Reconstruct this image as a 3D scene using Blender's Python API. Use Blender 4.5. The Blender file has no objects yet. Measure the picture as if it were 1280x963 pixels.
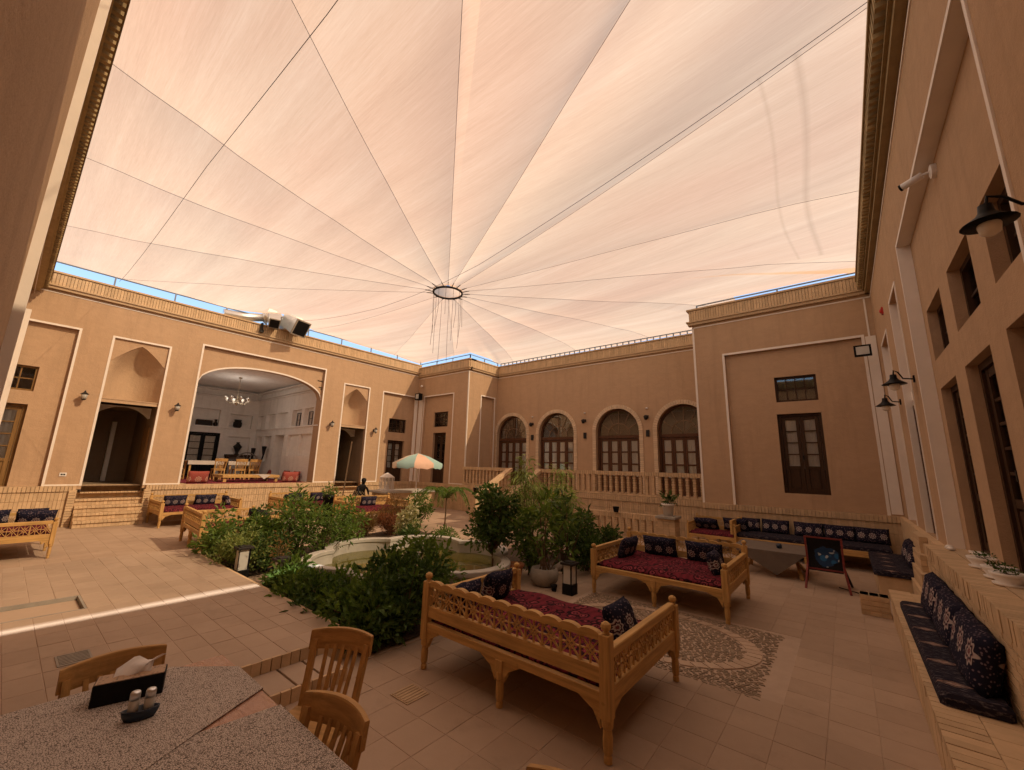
import bpy, bmesh, math, random
from mathutils import Vector, Matrix
R=math.radians
sc=bpy.context.scene
col=sc.collection
rng=random.Random(7)

# ---------------------------------------------------------------- camera
cam=bpy.data.cameras.new('camera'); camo=bpy.data.objects.new('camera',cam); col.objects.link(camo)
cam.sensor_width=36; cam.lens=36*506.16/1280; cam.clip_start=0.02; cam.clip_end=500
_yaw,_pit,_rol=0.683087,0.198354,0.0270445
F=Vector((-math.sin(_yaw)*math.cos(_pit),math.cos(_yaw)*math.cos(_pit),math.sin(_pit)))
Rt=Vector((math.cos(_yaw),math.sin(_yaw),0)); Up=Rt.cross(F)
R2=Rt*math.cos(_rol)+Up*math.sin(_rol); U2=Up*math.cos(_rol)-Rt*math.sin(_rol)
M=Matrix((R2,U2,-F)).transposed().to_4x4(); M.translation=(0,0,2.0)
camo.matrix_world=M
sc.camera=camo
# ---------------------------------------------------------------- sky, sun, exposure
SUN=Vector((1.1,0.47,1.0)).normalized()
w=bpy.data.worlds.new('World'); sc.world=w; w.use_nodes=True
nt=w.node_tree; nt.nodes.clear()
sky=nt.nodes.new('ShaderNodeTexSky'); sky.sky_type='NISHITA'; sky.sun_disc=False
sky.sun_elevation=math.asin(SUN.z); sky.sun_rotation=math.atan2(SUN.x,SUN.y)
bg=nt.nodes.new('ShaderNodeBackground'); bg.inputs[1].default_value=0.15
out=nt.nodes.new('ShaderNodeOutputWorld'); nt.links.new(sky.outputs[0],bg.inputs[0]); nt.links.new(bg.outputs[0],out.inputs[0])
sl=bpy.data.lights.new('sun','SUN'); sl.energy=5.0; sl.angle=R(0.45); sl.color=(1,0.94,0.84)
so=bpy.data.objects.new('sun',sl); col.objects.link(so); so.location=SUN*30
so.rotation_euler=(-SUN).to_track_quat('-Z','Y').to_euler()
vs=sc.view_settings; vs.view_transform='Standard'; vs.look='None'; vs.gamma=1; vs.use_curve_mapping=False
vs.exposure=0.86
sc.render.engine='CYCLES'
cy=sc.cycles; cy.use_denoising=True; cy.max_bounces=10; cy.diffuse_bounces=7; cy.transparent_max_bounces=12; cy.transmission_bounces=6
cy.sample_clamp_indirect=4; cy.caustics_reflective=False; cy.caustics_refractive=False

# ---------------------------------------------------------------- mesh builder
class MB:
    def __init__(s): s.v=[]; s.f=[]; s.c=[]
    def face(s,pts,val=.5):
        n=len(s.v); s.v.extend(tuple(p) for p in pts); s.f.append(tuple(range(n,n+len(pts)))); s.c.append(val)
    def mesh(s,vs_,fs,val=.5):
        n=len(s.v); s.v.extend(tuple(p) for p in vs_)
        for f in fs: s.f.append(tuple(i+n for i in f)); s.c.append(val)
    def box(s,a,b,val=.5,skip=()):
        x0,y0,z0=[min(a[i],b[i]) for i in range(3)]; x1,y1,z1=[max(a[i],b[i]) for i in range(3)]
        P=[(x0,y0,z0),(x1,y0,z0),(x1,y1,z0),(x0,y1,z0),(x0,y0,z1),(x1,y0,z1),(x1,y1,z1),(x0,y1,z1)]
        Fc=dict(b=(0,3,2,1),t=(4,5,6,7),s=(0,1,5,4),e=(1,2,6,5),n=(2,3,7,6),w=(3,0,4,7))
        s.mesh(P,[f for k,f in Fc.items() if k not in skip],val)
    def bbox(s,a,b,bv=.01,val=.5):      # box with chamfered vertical+top edges
        x0,y0,z0=[min(a[i],b[i]) for i in range(3)]; x1,y1,z1=[max(a[i],b[i]) for i in range(3)]
        def ring(x0,y0,x1,y1,z): return [(x0+bv,y0,z),(x1-bv,y0,z),(x1,y0+bv,z),(x1,y1-bv,z),(x1-bv,y1,z),(x0+bv,y1,z),(x0,y1-bv,z),(x0,y0+bv,z)]
        rs=[ring(x0,y0,x1,y1,z0),ring(x0,y0,x1,y1,z1-bv),ring(x0+bv*.7,y0+bv*.7,x1-bv*.7,y1-bv*.7,z1)]
        s.loft(rs,True,val)
    def obox(s,c,size,rot=None,val=.5):
        m=(rot or Matrix.Identity(3)); c=Vector(c); hx,hy,hz=[k/2 for k in size]
        P=[c+m@Vector((sx*hx,sy*hy,sz*hz)) for sz in(-1,1) for sx,sy in((-1,-1),(1,-1),(1,1),(-1,1))]
        s.mesh(P,[(0,3,2,1),(4,5,6,7),(0,1,5,4),(1,2,6,5),(2,3,7,6),(3,0,4,7)],val)
    def bar(s,a,b,w,h=None,up=(0,0,1),val=.5):
        a=Vector(a);b=Vector(b); h=h or w; d=(b-a); L=d.length
        if L<1e-6: return
        d/=L; u=Vector(up)
        if abs(d.dot(u))>.98: u=Vector((1,0,0))
        x=d.cross(u).normalized(); y=x.cross(d)
        P=[p+x*sx*w/2+y*sy*h/2 for p in(a,b) for sx,sy in((-1,-1),(1,-1),(1,1),(-1,1))]
        s.mesh(P,[(0,3,2,1),(4,5,6,7),(0,1,5,4),(1,2,6,5),(2,3,7,6),(3,0,4,7)],val)
    def loft(s,rings,caps=True,val=.5,closed=True):
        n=len(rings[0]); o=len(s.v)
        for r in rings: s.v.extend(tuple(p) for p in r)
        for i in range(len(rings)-1):
            for j in range(n if closed else n-1):
                k=(j+1)%n; s.f.append((o+i*n+j,o+i*n+k,o+(i+1)*n+k,o+(i+1)*n+j)); s.c.append(val)
        if caps:
            s.f.append(tuple(o+j for j in reversed(range(n)))); s.c.append(val)
            q=o+(len(rings)-1)*n; s.f.append(tuple(q+j for j in range(n))); s.c.append(val)
    def tube(s,pts,r,n=6,val=.5,caps=True):
        pts=[Vector(p) for p in pts]; rr=r if isinstance(r,(list,tuple)) else [r]*len(pts)
        d0=(pts[1]-pts[0]).normalized(); u=Vector((0,0,1)) if abs(d0.z)<.9 else Vector((1,0,0))
        rings=[]
        for i,p in enumerate(pts):
            d=(pts[min(i+1,len(pts)-1)]-pts[max(i-1,0)]).normalized()
            x=d.cross(u).normalized(); y=x.cross(d)
            rings.append([p+(x*math.cos(2*math.pi*k/n)+y*math.sin(2*math.pi*k/n))*rr[i] for k in range(n)])
        s.loft(rings,caps,val)
    def lathe(s,prof,c=(0,0,0),n=12,val=.5,axis=None,caps=True):
        c=Vector(c); m=axis or Matrix.Identity(3)
        s.loft([[c+m@Vector((r*math.cos(2*math.pi*k/n),r*math.sin(2*math.pi*k/n),z)) for k in range(n)] for r,z in prof],caps,val)
    def prism(s,poly,f,d0,d1,val=.5,back=True):
        A=[f(a,b,d0) for a,b in poly]; B=[f(a,b,d1) for a,b in poly]; n=len(poly); o=len(s.v)
        s.v.extend(tuple(p) for p in A+B)
        s.f.append(tuple(o+n+i for i in range(n))); s.c.append(val)
        if back: s.f.append(tuple(o+i for i in reversed(range(n)))); s.c.append(val)
        for i in range(n):
            k=(i+1)%n; s.f.append((o+i,o+k,o+n+k,o+n+i)); s.c.append(val)
    def build(s,name,mat,parent=None,smooth=False,kind=None,bevel=0,local=False):
        off=Vector((0,0,0)); p=parent
        while p is not None and not local: off+=p.location; p=p.parent
        me=bpy.data.meshes.new(name); me.from_pydata([(x-off.x,y-off.y,z-off.z) for x,y,z in s.v],[],s.f)
        a=me.attributes.new('val','FLOAT','FACE'); a.data.foreach_set('value',s.c)
        if smooth: me.polygons.foreach_set('use_smooth',[True]*len(me.polygons))
        me.materials.append(mat); me.update()
        o=bpy.data.objects.new(name,me); col.objects.link(o)
        if parent is not None: o.parent=parent
        if kind: o['kind']=kind
        if bevel:
            m=o.modifiers.new('bevel','BEVEL'); m.width=bevel; m.segments=2; m.limit_method='ANGLE'
        return o
def tag(o,label,cat,group=None,kind=None):
    if label: o['label']=label
    if cat: o['category']=cat
    if group: o['group']=group
    if kind: o['kind']=kind
    return o
def thing(name,label,cat,loc=(0,0,0),group=None):
    o=bpy.data.objects.new(name,None); col.objects.link(o); o.location=loc; o.empty_display_size=.2
    return tag(o,label,cat,group)
def copy_tree(o,parent=None):
    c=o.copy(); col.objects.link(c); c.parent=parent
    for ch in list(o.children): copy_tree(ch,c)
    return c
def place(o,loc,rz=0,label=None,rx=0,ry=0):
    o.location=loc; o.rotation_euler=(rx,ry,rz)
    if label: o['label']=label
    return o
def inst(mesh_obj,name,loc,parent,rot=None):   # shares mesh data of an existing part
    o=bpy.data.objects.new(name,mesh_obj.data); col.objects.link(o)
    off=Vector((0,0,0)); p=parent
    while p is not None: off+=p.location; p=p.parent
    o.parent=parent; o.location=Vector(loc)-off
    if rot: o.rotation_euler=rot
    return o

# ---------------------------------------------------------------- materials
class N:
    def __init__(s,name):
        s.m=bpy.data.materials.new(name); s.m.use_nodes=True; s.t=s.m.node_tree; s.t.nodes.clear()
        s.out=s.n('ShaderNodeOutputMaterial')
    def n(s,typ,**k):
        x=s.t.nodes.new(typ)
        for a,b in k.items(): setattr(x,a,b)
        return x
    def l(s,a,b): s.t.links.new(a,b)
    def set(s,inp,v):
        if isinstance(v,bpy.types.NodeSocket): s.l(v,inp)
        else: inp.default_value=v
    def math(s,op,a,b=0.0,c=None,clamp=False):
        x=s.n('ShaderNodeMath',operation=op); x.use_clamp=clamp; s.set(x.inputs[0],a); s.set(x.inputs[1],b)
        if c is not None: s.set(x.inputs[2],c)
        return x.outputs[0]
    def mix(s,f,a,b,mode='MIX'):
        x=s.n('ShaderNodeMix',data_type='RGBA',blend_type=mode); s.set(x.inputs[0],f)
        s.set(x.inputs[6],c4(a)); s.set(x.inputs[7],c4(b)); return x.outputs[2]
    def coord(s,kind='Object',scale=(1,1,1),rnd=True,rot=(0,0,0)):
        t=s.n('ShaderNodeTexCoord'); mp=s.n('ShaderNodeMapping'); mp.inputs['Scale'].default_value=scale; mp.inputs['Rotation'].default_value=rot
        s.l(t.outputs[kind],mp.inputs[0])
        if rnd:
            oi=s.n('ShaderNodeObjectInfo'); ml=s.math('MULTIPLY',oi.outputs['Random'],37.0); cb=s.n('ShaderNodeCombineXYZ')
            s.l(ml,cb.inputs[0]); s.l(ml,cb.inputs[1]); s.l(ml,cb.inputs[2]); s.l(cb.outputs[0],mp.inputs['Location'])
        return mp.outputs[0]
    def noise(s,vec,scale,detail=5,rough=.6):
        x=s.n('ShaderNodeTexNoise'); x.inputs['Scale'].default_value=scale; x.inputs['Detail'].default_value=detail; x.inputs['Roughness'].default_value=rough
        s.l(vec,x.inputs['Vector']); return x.outputs[0]
    def vor(s,vec,scale,feature='F1'):
        x=s.n('ShaderNodeTexVoronoi',feature=feature); x.inputs['Scale'].default_value=scale; s.l(vec,x.inputs['Vector']); return x
    def ramp(s,f,stops,interp='LINEAR'):
        x=s.n('ShaderNodeValToRGB'); e=x.color_ramp.elements; x.color_ramp.interpolation=interp
        while len(e)<len(stops): e.new(.5)
        for k,(p,c) in zip(e,stops): k.position=p; k.color=c4(c)
        s.l(f,x.inputs[0]); return x.outputs[0]
    def bsdf(s,color,rough=.8,spec=.3,normal=None,metal=0):
        b=s.n('ShaderNodeBsdfPrincipled'); s.set(b.inputs['Base Color'],c4(color)); s.set(b.inputs['Roughness'],rough)
        b.inputs['Specular IOR Level'].default_value=spec; b.inputs['Metallic'].default_value=metal
        if normal: s.l(normal,b.inputs['Normal'])
        return b
    def bump(s,h,st=.3,dist=.01):
        b=s.n('ShaderNodeBump'); b.inputs['Strength'].default_value=st; b.inputs['Distance'].default_value=dist; s.l(h,b.inputs['Height']); return b.outputs[0]
    def pv(s):          # per-piece 0..1 value: face value of the mesh + object random
        a=s.n('ShaderNodeAttribute',attribute_name='val'); oi=s.n('ShaderNodeObjectInfo')
        return s.math('FRACT',s.math('ADD',a.outputs['Fac'],oi.outputs['Random']))
    def done(s,sh): s.l(sh,s.out.inputs[0]); return s.m
def c4(c):
    if isinstance(c,bpy.types.NodeSocket): return c
    return tuple(c) if len(c)==4 else (c[0],c[1],c[2],1)
def sh(c,k): return tuple(min(1,x*k) for x in c)
def pmat(name,base,rough=.85,var=.15,scale=3,pv=0,bump=.25,bscale=60,bdist=.004,spec=.25,stretch=(1,1,1),tint=None,metal=0,rnd=True):
    n=N(name); v=n.coord('Object',stretch,rnd)
    f=n.noise(v,scale); c=n.mix(f,sh(base,1-var*1.6),sh(tint or base,1+var*1.2))
    if pv:
        p=n.pv(); c=n.mix(1.0,c,n.ramp(p,[(0,(1-pv,)*3),(1,(1+pv*.0,)*3)]),'MULTIPLY')
    nm=n.bump(n.noise(v,bscale,4),bump,bdist) if bump else None
    return n.done(n.bsdf(c,rough,spec,nm,metal).outputs[0])
mt={}
def plaster(name,base,stain=.16):
    n=N(name); v=n.coord('Object',(1,1,1),False)
    big=n.noise(v,.55,6,.65); mid=n.noise(v,4,6,.6); st=n.noise(n.coord('Object',(2.2,2.2,.25),False),1.6,6,.7)
    c=n.mix(big,sh(base,1-stain),sh(base,1+stain*.8)); c=n.mix(n.math('MULTIPLY',mid,.35),c,sh(base,.72))
    c=n.mix(n.ramp(st,[(.50,(0,0,0)),(.72,(.5,)*3)]),c,sh(base,.66))
    tw=n.noise(n.coord('Object',(1.3,1.3,3.4),False,(.5,.4,0)),2.2,7,.7); c=n.mix(n.ramp(tw,[(.42,(.30,)*3),(.56,(0,0,0))]),c,sh(base,.80))
    strw=n.noise(n.coord('Object',(1,1,2.2),False,(.6,.3,.9)),75,3,.75); c=n.mix(n.ramp(strw,[(.60,(0,0,0)),(.72,(.5,)*3)]),c,sh(base,1.35)); c=n.mix(n.ramp(strw,[(.28,(.4,)*3),(.38,(0,0,0))]),c,sh(base,.6))
    hh=n.math('ADD',n.math('MULTIPLY',n.noise(v,7,6,.65),1.3),n.math('MULTIPLY',n.noise(v,80,3),.4))
    return n.done(n.bsdf(c,.98,.04,n.bump(hh,.7,.014)).outputs[0])
mt['plaster']=plaster('adobe_plaster',(.52,.357,.232))
mt['niche']=plaster('niche_plaster',(.56,.40,.265))
mt['roomwhite']=plaster('room_gypsum',(.90,.875,.85),.03)
mt['trim']=pmat('white_trim',(.80,.74,.68),.8,.06,5,bump=.15)
mt['brick']=pmat('buff_brick',(.64,.465,.29),.9,.16,7,pv=.20,bump=.5,bscale=70,bdist=.004)
mt['mortar']=pmat('mortar',(.52,.385,.25),.95,.12,8)
mt['dark_brick']=pmat('cornice_brick',(.46,.34,.18),.9,.2,7,pv=.35,bump=.5)
def tilemat(name,base):
    n=N(name); v=n.coord('Object',(1,1,1),True); g=n.n('ShaderNodeNewGeometry')
    big=n.noise(g.outputs['Position'],.7,6,.65); f=n.noise(v,9,6,.65); p=n.pv()
    c=n.mix(big,sh(base,.80),sh(base,1.12)); c=n.mix(n.math('MULTIPLY',f,.5),c,sh(base,.74))
    c=n.mix(1.0,c,n.ramp(p,[(0,(.87,.855,.84)),(.5,(.95,.94,.93)),(1,(1,1,1))]),'MULTIPLY')
    sp=n.noise(g.outputs['Position'],2.6,8,.75); c=n.mix(n.ramp(sp,[(.54,(0,0,0)),(.72,(.55,)*3)]),c,sh(base,.55)); wp=n.noise(g.outputs['Position'],.33,4,.6); c=n.mix(n.ramp(wp,[(.45,(0,0,0)),(.62,(.35,)*3)]),c,sh(base,1.22))
    return n.done(n.bsdf(c,n.ramp(f,[(0,(.62,)*3),(1,(.85,)*3)]),.14,n.bump(n.noise(v,70,4),.35,.003)).outputs[0])
mt['tile']=tilemat('floor_tile',(.45,.335,.25))
mt['ptile']=tilemat('platform_tile',(.44,.335,.255))
mt['joint']=pmat('tile_joint',(.45,.34,.26),.95,.12,6)
def wood(name,base,ax=0):
    n=N(name); v=n.coord('Object',(1,1,1)); S=[22,22,22]; S[ax]=1.6; S2=[70,70,70]; S2[ax]=5; v3=n.coord('Object',S)
    w1=n.noise(v3,1.4,6,.65); w2=n.noise(v,2.5,4); g=n.noise(n.coord('Object',S2),1.6,3)
    c=n.mix(n.ramp(w1,[(.3,(0,0,0)),(.7,(1,1,1))]),sh(base,.60),sh(base,1.22)); c=n.mix(n.math('MULTIPLY',w2,.4),c,sh(base,.7))
    c=n.mix(n.ramp(n.noise(v,11,2),[(.70,(0,0,0)),(.76,(.55,)*3)]),c,sh(base,.4))
    return n.done(n.bsdf(c,.5,.16,n.bump(g,.25,.003)).outputs[0])
for k_,a_ in(('wood',0),('wood_y',1),('wood_z',2)): mt[k_]=wood('honey_pine_'+'xyz'[a_],(.58,.355,.135),a_)
mt['chairwood']=wood('varnished_beech_x',(.52,.30,.11),0); mt['chairwood_z']=wood('varnished_beech_z',(.52,.30,.11),2)
mt['darkwood']=wood('walnut_door',(.06,.032,.018),2)
mt['midwood']=wood('brown_window_wood',(.11,.05,.026),2)
mt['ochrewood']=wood('ochre_door_wood',(.27,.15,.055),2)
mt['redwood']=wood('painted_red_wood',(.22,.05,.045))
mt['black']=pmat('black_metal',(.009,.009,.010),.45,.2,9,bump=.05,spec=.12)
mt['iron']=pmat('dark_iron',(.028,.025,.024),.5,.2,9,bump=.1,spec=.15)
mt['rail']=pmat('blue_grey_rail',(.16,.22,.33),.5,.15,6,bump=.05,spec=.5)
mt['steel']=pmat('galvanised_steel',(.72,.74,.76),.32,.12,5,bump=.2,bscale=12,bdist=.01,metal=.9)
mt['whitepaint']=pmat('white_paint',(.78,.76,.74),.5,.05,6,bump=.05,spec=.4)
mt['glassbulb']=pmat('opal_glass',(.80,.76,.68),.25,.04,4,bump=0,spec=.5)
mt['soil']=pmat('garden_soil',(.075,.052,.036),.95,.35,9,bump=.9,bscale=30,bdist=.03)
mt['stone']=pmat('grey_stone',(.33,.30,.26),.85,.25,6,bump=.6,bscale=35,bdist=.008)
mt['poolstone']=pmat('pool_rim_stone',(.46,.44,.40),.6,.2,4,bump=.25,bscale=30,spec=.4)
mt['pebble']=pmat('pebbles',(.36,.28,.205),.85,.2,9,pv=.32,bump=.3,bscale=30)
mt['terracotta']=pmat('terracotta',(.42,.17,.08),.85,.15,6)
mt['whiteceramic']=pmat('white_ceramic',(.76,.72,.68),.45,.05,6,bump=.03,spec=.5)
mt['roomshade']=pmat('painted_room_shade',(.045,.036,.03),.95,.1,3)  # darkness of the unlit rooms is put into this colour
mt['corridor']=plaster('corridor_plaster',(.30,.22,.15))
mt['alarm']=pmat('red_plastic',(.45,.03,.025),.45,.08,6,bump=.03)
mt['curtain']=pmat('white_curtain',(.86,.83,.80),.9,.06,5,bump=.3,bscale=25,stretch=(1,1,.1),bdist=.01)
mt['bark']=pmat('bark',(.13,.085,.05),.9,.3,12,bump=.6,bscale=40,bdist=.006)
mt['cloth_pale']=pmat('pale_cloth',(.55,.50,.46),.9,.12,6,bump=.3,bscale=90)
mt['cloth_grey']=pmat('grey_brown_cloth',(.17,.14,.118),.9,.15,7,bump=.3,bscale=90)
mt['brass']=pmat('pale_brass',(.45,.38,.28),.35,.1,6,bump=.02,spec=.6,metal=.5)
mt['tissue']=pmat('white_tissue',(.85,.82,.80),.9,.03,6,bump=.2)
mt['bluepl']=pmat('navy_plastic',(.012,.028,.06),.35,.1,9,bump=.03,spec=.5)
mt['hair']=pmat('black_cloth',(.012,.011,.012),.7,.2,20,bump=.3)
mt['skin']=pmat('skin',(.42,.24,.16),.6,.05,10,bump=.05)
def glass():
    n=N('window_glass'); tr=n.n('ShaderNodeBsdfTransparent'); tr.inputs[0].default_value=(.95,.96,.95,1)
    gl=n.n('ShaderNodeBsdfGlossy'); gl.inputs['Roughness'].default_value=.03
    fr=n.n('ShaderNodeFresnel'); fr.inputs[0].default_value=1.5; mx=n.n('ShaderNodeMixShader')
    n.l(n.math('ADD',fr.outputs[0],.05),mx.inputs[0]); n.l(tr.outputs[0],mx.inputs[1]); n.l(gl.outputs[0],mx.inputs[2]); return n.done(mx.outputs[0])
mt['glass']=glass()
def frosted():
    n=N('frosted_glass'); v=n.coord(); b=n.bsdf(n.mix(n.noise(v,6),(.42,.42,.40),(.62,.62,.58)),.25,.5); return n.done(b.outputs[0])
mt['frosted']=frosted()
def foliage(name,a,b,tr=.35):
    n=N(name); p=n.pv(); oi=n.n('ShaderNodeObjectInfo')
    c=n.mix(p,a,b); c=n.mix(n.math('MULTIPLY',oi.outputs['Random'],.35),c,sh(b,.75))
    d=n.bsdf(c,.45,.22); t=n.n('ShaderNodeBsdfTranslucent'); n.l(n.mix(1.0,c,(1.25,1.25,.6),'MULTIPLY'),t.inputs[0])
    mx=n.n('ShaderNodeMixShader'); mx.inputs[0].default_value=tr; n.l(d.outputs[0],mx.inputs[1]); n.l(t.outputs[0],mx.inputs[2]); return n.done(mx.outputs[0])
mt['leaf_dark']=foliage('leaf_dark',(.024,.052,.014),(.10,.175,.042),.25)
mt['leaf_mid']=foliage('leaf_mid',(.055,.11,.022),(.17,.26,.06))
mt['leaf_light']=foliage('leaf_light',(.12,.17,.05),(.30,.36,.12))
mt['leaf_dry']=foliage('leaf_dry',(.12,.075,.03),(.28,.17,.07))
mt['leaf_red']=foliage('leaf_red',(.10,.045,.03),(.30,.12,.06))
mt['leaf_pale']=foliage('leaf_pale',(.35,.36,.20),(.62,.58,.42))
mt['petal']=foliage('petal',(.55,.08,.06),(.75,.42,.05))
def carpet(name,dark,mid,lite,sc_=9):
    n=N(name); v=n.coord('Object',(1,1,1),True); vv=n.vor(v,sc_); vf=n.vor(v,sc_*2.7,'SMOOTH_F1'); ns=n.noise(v,sc_*2.2,6,.7); wv=n.n('ShaderNodeTexWave'); wv.inputs['Scale'].default_value=3; wv.inputs['Distortion'].default_value=9; wv.inputs['Detail'].default_value=4; n.l(v,wv.inputs[0])
    f=n.math('ADD',n.math('MULTIPLY',vv.outputs['Distance'],1.0),n.math('MULTIPLY',n.math('SUBTRACT',ns,.5),.45))
    c=n.ramp(f,[(.0,lite),(.12,lite),(.15,dark),(.22,dark),(.25,mid),(.36,lite),(.40,mid),(.46,dark),(.56,dark),(.60,mid),(.85,mid)])
    c=n.mix(n.math('MULTIPLY',wv.outputs[0],.35),c,dark); c=n.mix(n.ramp(vf.outputs['Distance'],[(.12,(.8,)*3),(.24,(0,0,0))]),c,dark)
    return n.done(n.bsdf(c,.95,.1,n.bump(n.noise(v,220,2),.4,.003)).outputs[0])
mt['mattress']=carpet('crimson_kilim',(.018,.006,.010),(.16,.021,.034),(.30,.06,.075),9)
mt['carpet']=carpet('red_carpet',(.05,.010,.025),(.26,.035,.055),(.42,.14,.12),5)
def kilim():
    n=N('navy_kilim'); t=n.n('ShaderNodeTexCoord'); sp=n.n('ShaderNodeSeparateXYZ'); n.l(t.outputs['Object'],sp.inputs[0])
    v=n.coord('Object',(14,60,30),False); st=n.noise(v,1.2,5,.7)
    y=n.math('SUBTRACT',n.math('FRACT',n.math('MULTIPLY',sp.outputs[1],2.1)),.5); x=n.math('MULTIPLY',n.math('ADD',sp.outputs[0],.075),3.8)
    d=n.math('ADD',n.math('MULTIPLY',n.math('ABSOLUTE',y),3.6),n.math('ABSOLUTE',x)); d=n.math('ADD',d,n.math('MULTIPLY',n.math('SUBTRACT',st,.5),.35))
    c=n.ramp(d,[(0,(.20,.07,.05)),(.16,(.40,.30,.25)),(.26,(.02,.02,.035)),(.36,(.34,.20,.15)),(.42,(.014,.013,.026)),(.9,(.02,.018,.03))])
    c=n.mix(n.ramp(st,[(.52,(0,0,0)),(.66,(.55,)*3)]),c,(.24,.20,.20))
    return n.done(n.bsdf(c,.95,.08,n.bump(st,.5,.006)).outputs[0])
mt['kilim']=kilim()
def medallion(name,cell,bgc,ring,heart,yo=.0):
    n=N(name); t=n.n('ShaderNodeTexCoord'); sp=n.n('ShaderNodeSeparateXYZ'); n.l(t.outputs['Object'],sp.inputs[0])
    fx=n.math('MULTIPLY',n.math('SUBTRACT',n.math('FRACT',n.math('ADD',n.math('DIVIDE',sp.outputs[0],cell),.5)),.5),cell)
    yy=n.math('SUBTRACT',sp.outputs[2],yo)
    r=n.math('SQRT',n.math('ADD',n.math('MULTIPLY',fx,fx),n.math('MULTIPLY',yy,yy))); a=n.math('ARCTAN2',yy,fx)
    star=n.math('ADD',n.math('MULTIPLY',n.math('COSINE',n.math('MULTIPLY',a,8)),.16),1.0)
    d=n.math('DIVIDE',n.math('DIVIDE',r,star),cell)
    v=n.coord('Object',(1,1,1),True); vv=n.vor(v,38); sp2=n.ramp(vv.outputs['Distance'],[(0,(.9,)*3),(.26,(.5,)*3),(.34,(0,0,0))]); cc=n.mix(n.noise(v,9),(.26,.12,.12),(.30,.28,.33))
    bgx=n.mix(sp2,bgc,cc)
    m=n.ramp(d,[(0,heart),(.07,heart),(.085,ring),(.13,ring),(.15,bgc),(.18,bgc),(.20,heart),(.25,ring),(.29,ring),(.31,bgc),(.36,bgc)])
    c=n.mix(n.ramp(d,[(.33,(0,0,0)),(.37,(1,1,1))]),m,bgx)
    c=n.mix(n.math('MULTIPLY',n.noise(v,70,3),.4),c,bgc)
    return n.done(n.bsdf(c,.95,.1,n.bump(n.noise(v,180,2),.4,.003)).outputs[0])
mt['cushion']=medallion('navy_medallion_cloth',.19,(.014,.014,.030),(.50,.44,.42),(.16,.05,.06),.16)
mt['bigcushion']=medallion('navy_star_cloth',.30,(.014,.014,.030),(.46,.38,.36),(.18,.06,.07),.26)
mt['ringtile']=tilemat('ring_tile',(.52,.39,.29))
mt['redcushion']=medallion('red_medallion_cloth',.30,(.30,.07,.055),(.55,.42,.33),(.45,.12,.07),.15)
def speckle():
    n=N('grey_speckled_tablecloth'); v=n.coord('Object',(1,1,1),False); a=n.noise(v,60,3,.7); b=n.vor(v,115,'DISTANCE_TO_EDGE'); f=n.math('ADD',b.outputs['Distance'],n.math('MULTIPLY',n.math('SUBTRACT',a,.5),.25))
    c=n.ramp(f,[(.03,(.11,.092,.08)),(.09,(.35,.30,.265)),(.18,(.62,.55,.50))])
    return n.done(n.bsdf(c,.9,.12,n.bump(a,.4,.002)).outputs[0])
mt['speckle']=speckle()
def plastic_pink():
    n=N('plastic_covered_pink_cloth'); v=n.coord('Object',(1,1,1),False); w1=n.noise(n.coord('Object',(1,5,1),False,(0,0,.6)),7,5,.6)
    c=n.mix(n.noise(v,30,4),(.40,.20,.13),(.55,.32,.22)); return n.done(n.bsdf(c,.06,1.0,n.bump(w1,.9,.02)).outputs[0])
mt['pink']=plastic_pink()
def paisley():
    n=N('floral_card'); v=n.coord('Object',(1,1,1),False); vv=n.vor(v,60); c=n.ramp(n.math('ADD',vv.outputs['Distance'],n.math('MULTIPLY',n.noise(v,90),.4)),[(.2,(.34,.21,.13)),(.42,(.10,.055,.04)),(.55,(.42,.28,.18))]); return n.done(n.bsdf(c,.5,.3).outputs[0])
mt['floral']=paisley()
def check():
    n=N('checked_cloth'); ck=n.n('ShaderNodeTexChecker'); ck.inputs['Scale'].default_value=17; n.l(n.coord('Object',(1,1,1),False),ck.inputs[0]); ck.inputs[1].default_value=(.32,.26,.16,1); ck.inputs[2].default_value=(.012,.012,.012,1); return n.done(n.bsdf(ck.outputs[0],.9,.1).outputs[0])
mt['check']=check()
def printcloth():
    n=N('blue_printed_canvas'); v=n.coord('Object',(1,1,1),False); t=n.n('ShaderNodeTexCoord'); sp=n.n('ShaderNodeSeparateXYZ'); n.l(t.outputs['Object'],sp.inputs[0])
    x=n.math('SUBTRACT',sp.outputs[0],.02); z=n.math('SUBTRACT',sp.outputs[2],.56); r=n.math('SQRT',n.math('ADD',n.math('MULTIPLY',x,x),n.math('MULTIPLY',z,z)))
    r=n.math('ADD',r,n.math('MULTIPLY',n.math('SUBTRACT',n.noise(v,7,3),.5),.16)); vv=n.vor(v,7)
    blob=n.mix(n.ramp(vv.outputs['Distance'],[(.3,(0,0,0)),(.42,(1,1,1))]),(.03,.13,.30),(.02,.05,.12)); blob=n.mix(n.ramp(n.noise(v,9,1),[(.60,(0,0,0)),(.64,(1,1,1))]),blob,(.42,.48,.52))
    c=n.mix(n.ramp(r,[(.165,(0,0,0)),(.18,(1,1,1))]),blob,(.012,.011,.012)); return n.done(n.bsdf(c,.85,.15).outputs[0])
mt['print']=printcloth()
def water():
    n=N('green_pool_water'); v=n.coord('Object',(1,1,1),False); nm=n.bump(n.noise(v,3.5,3),.12,.02)
    c=n.mix(n.noise(v,1.3,5),(.06,.065,.014),(.17,.14,.022)); return n.done(n.bsdf(c,.05,.22,nm).outputs[0])
mt['water']=water()
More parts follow.
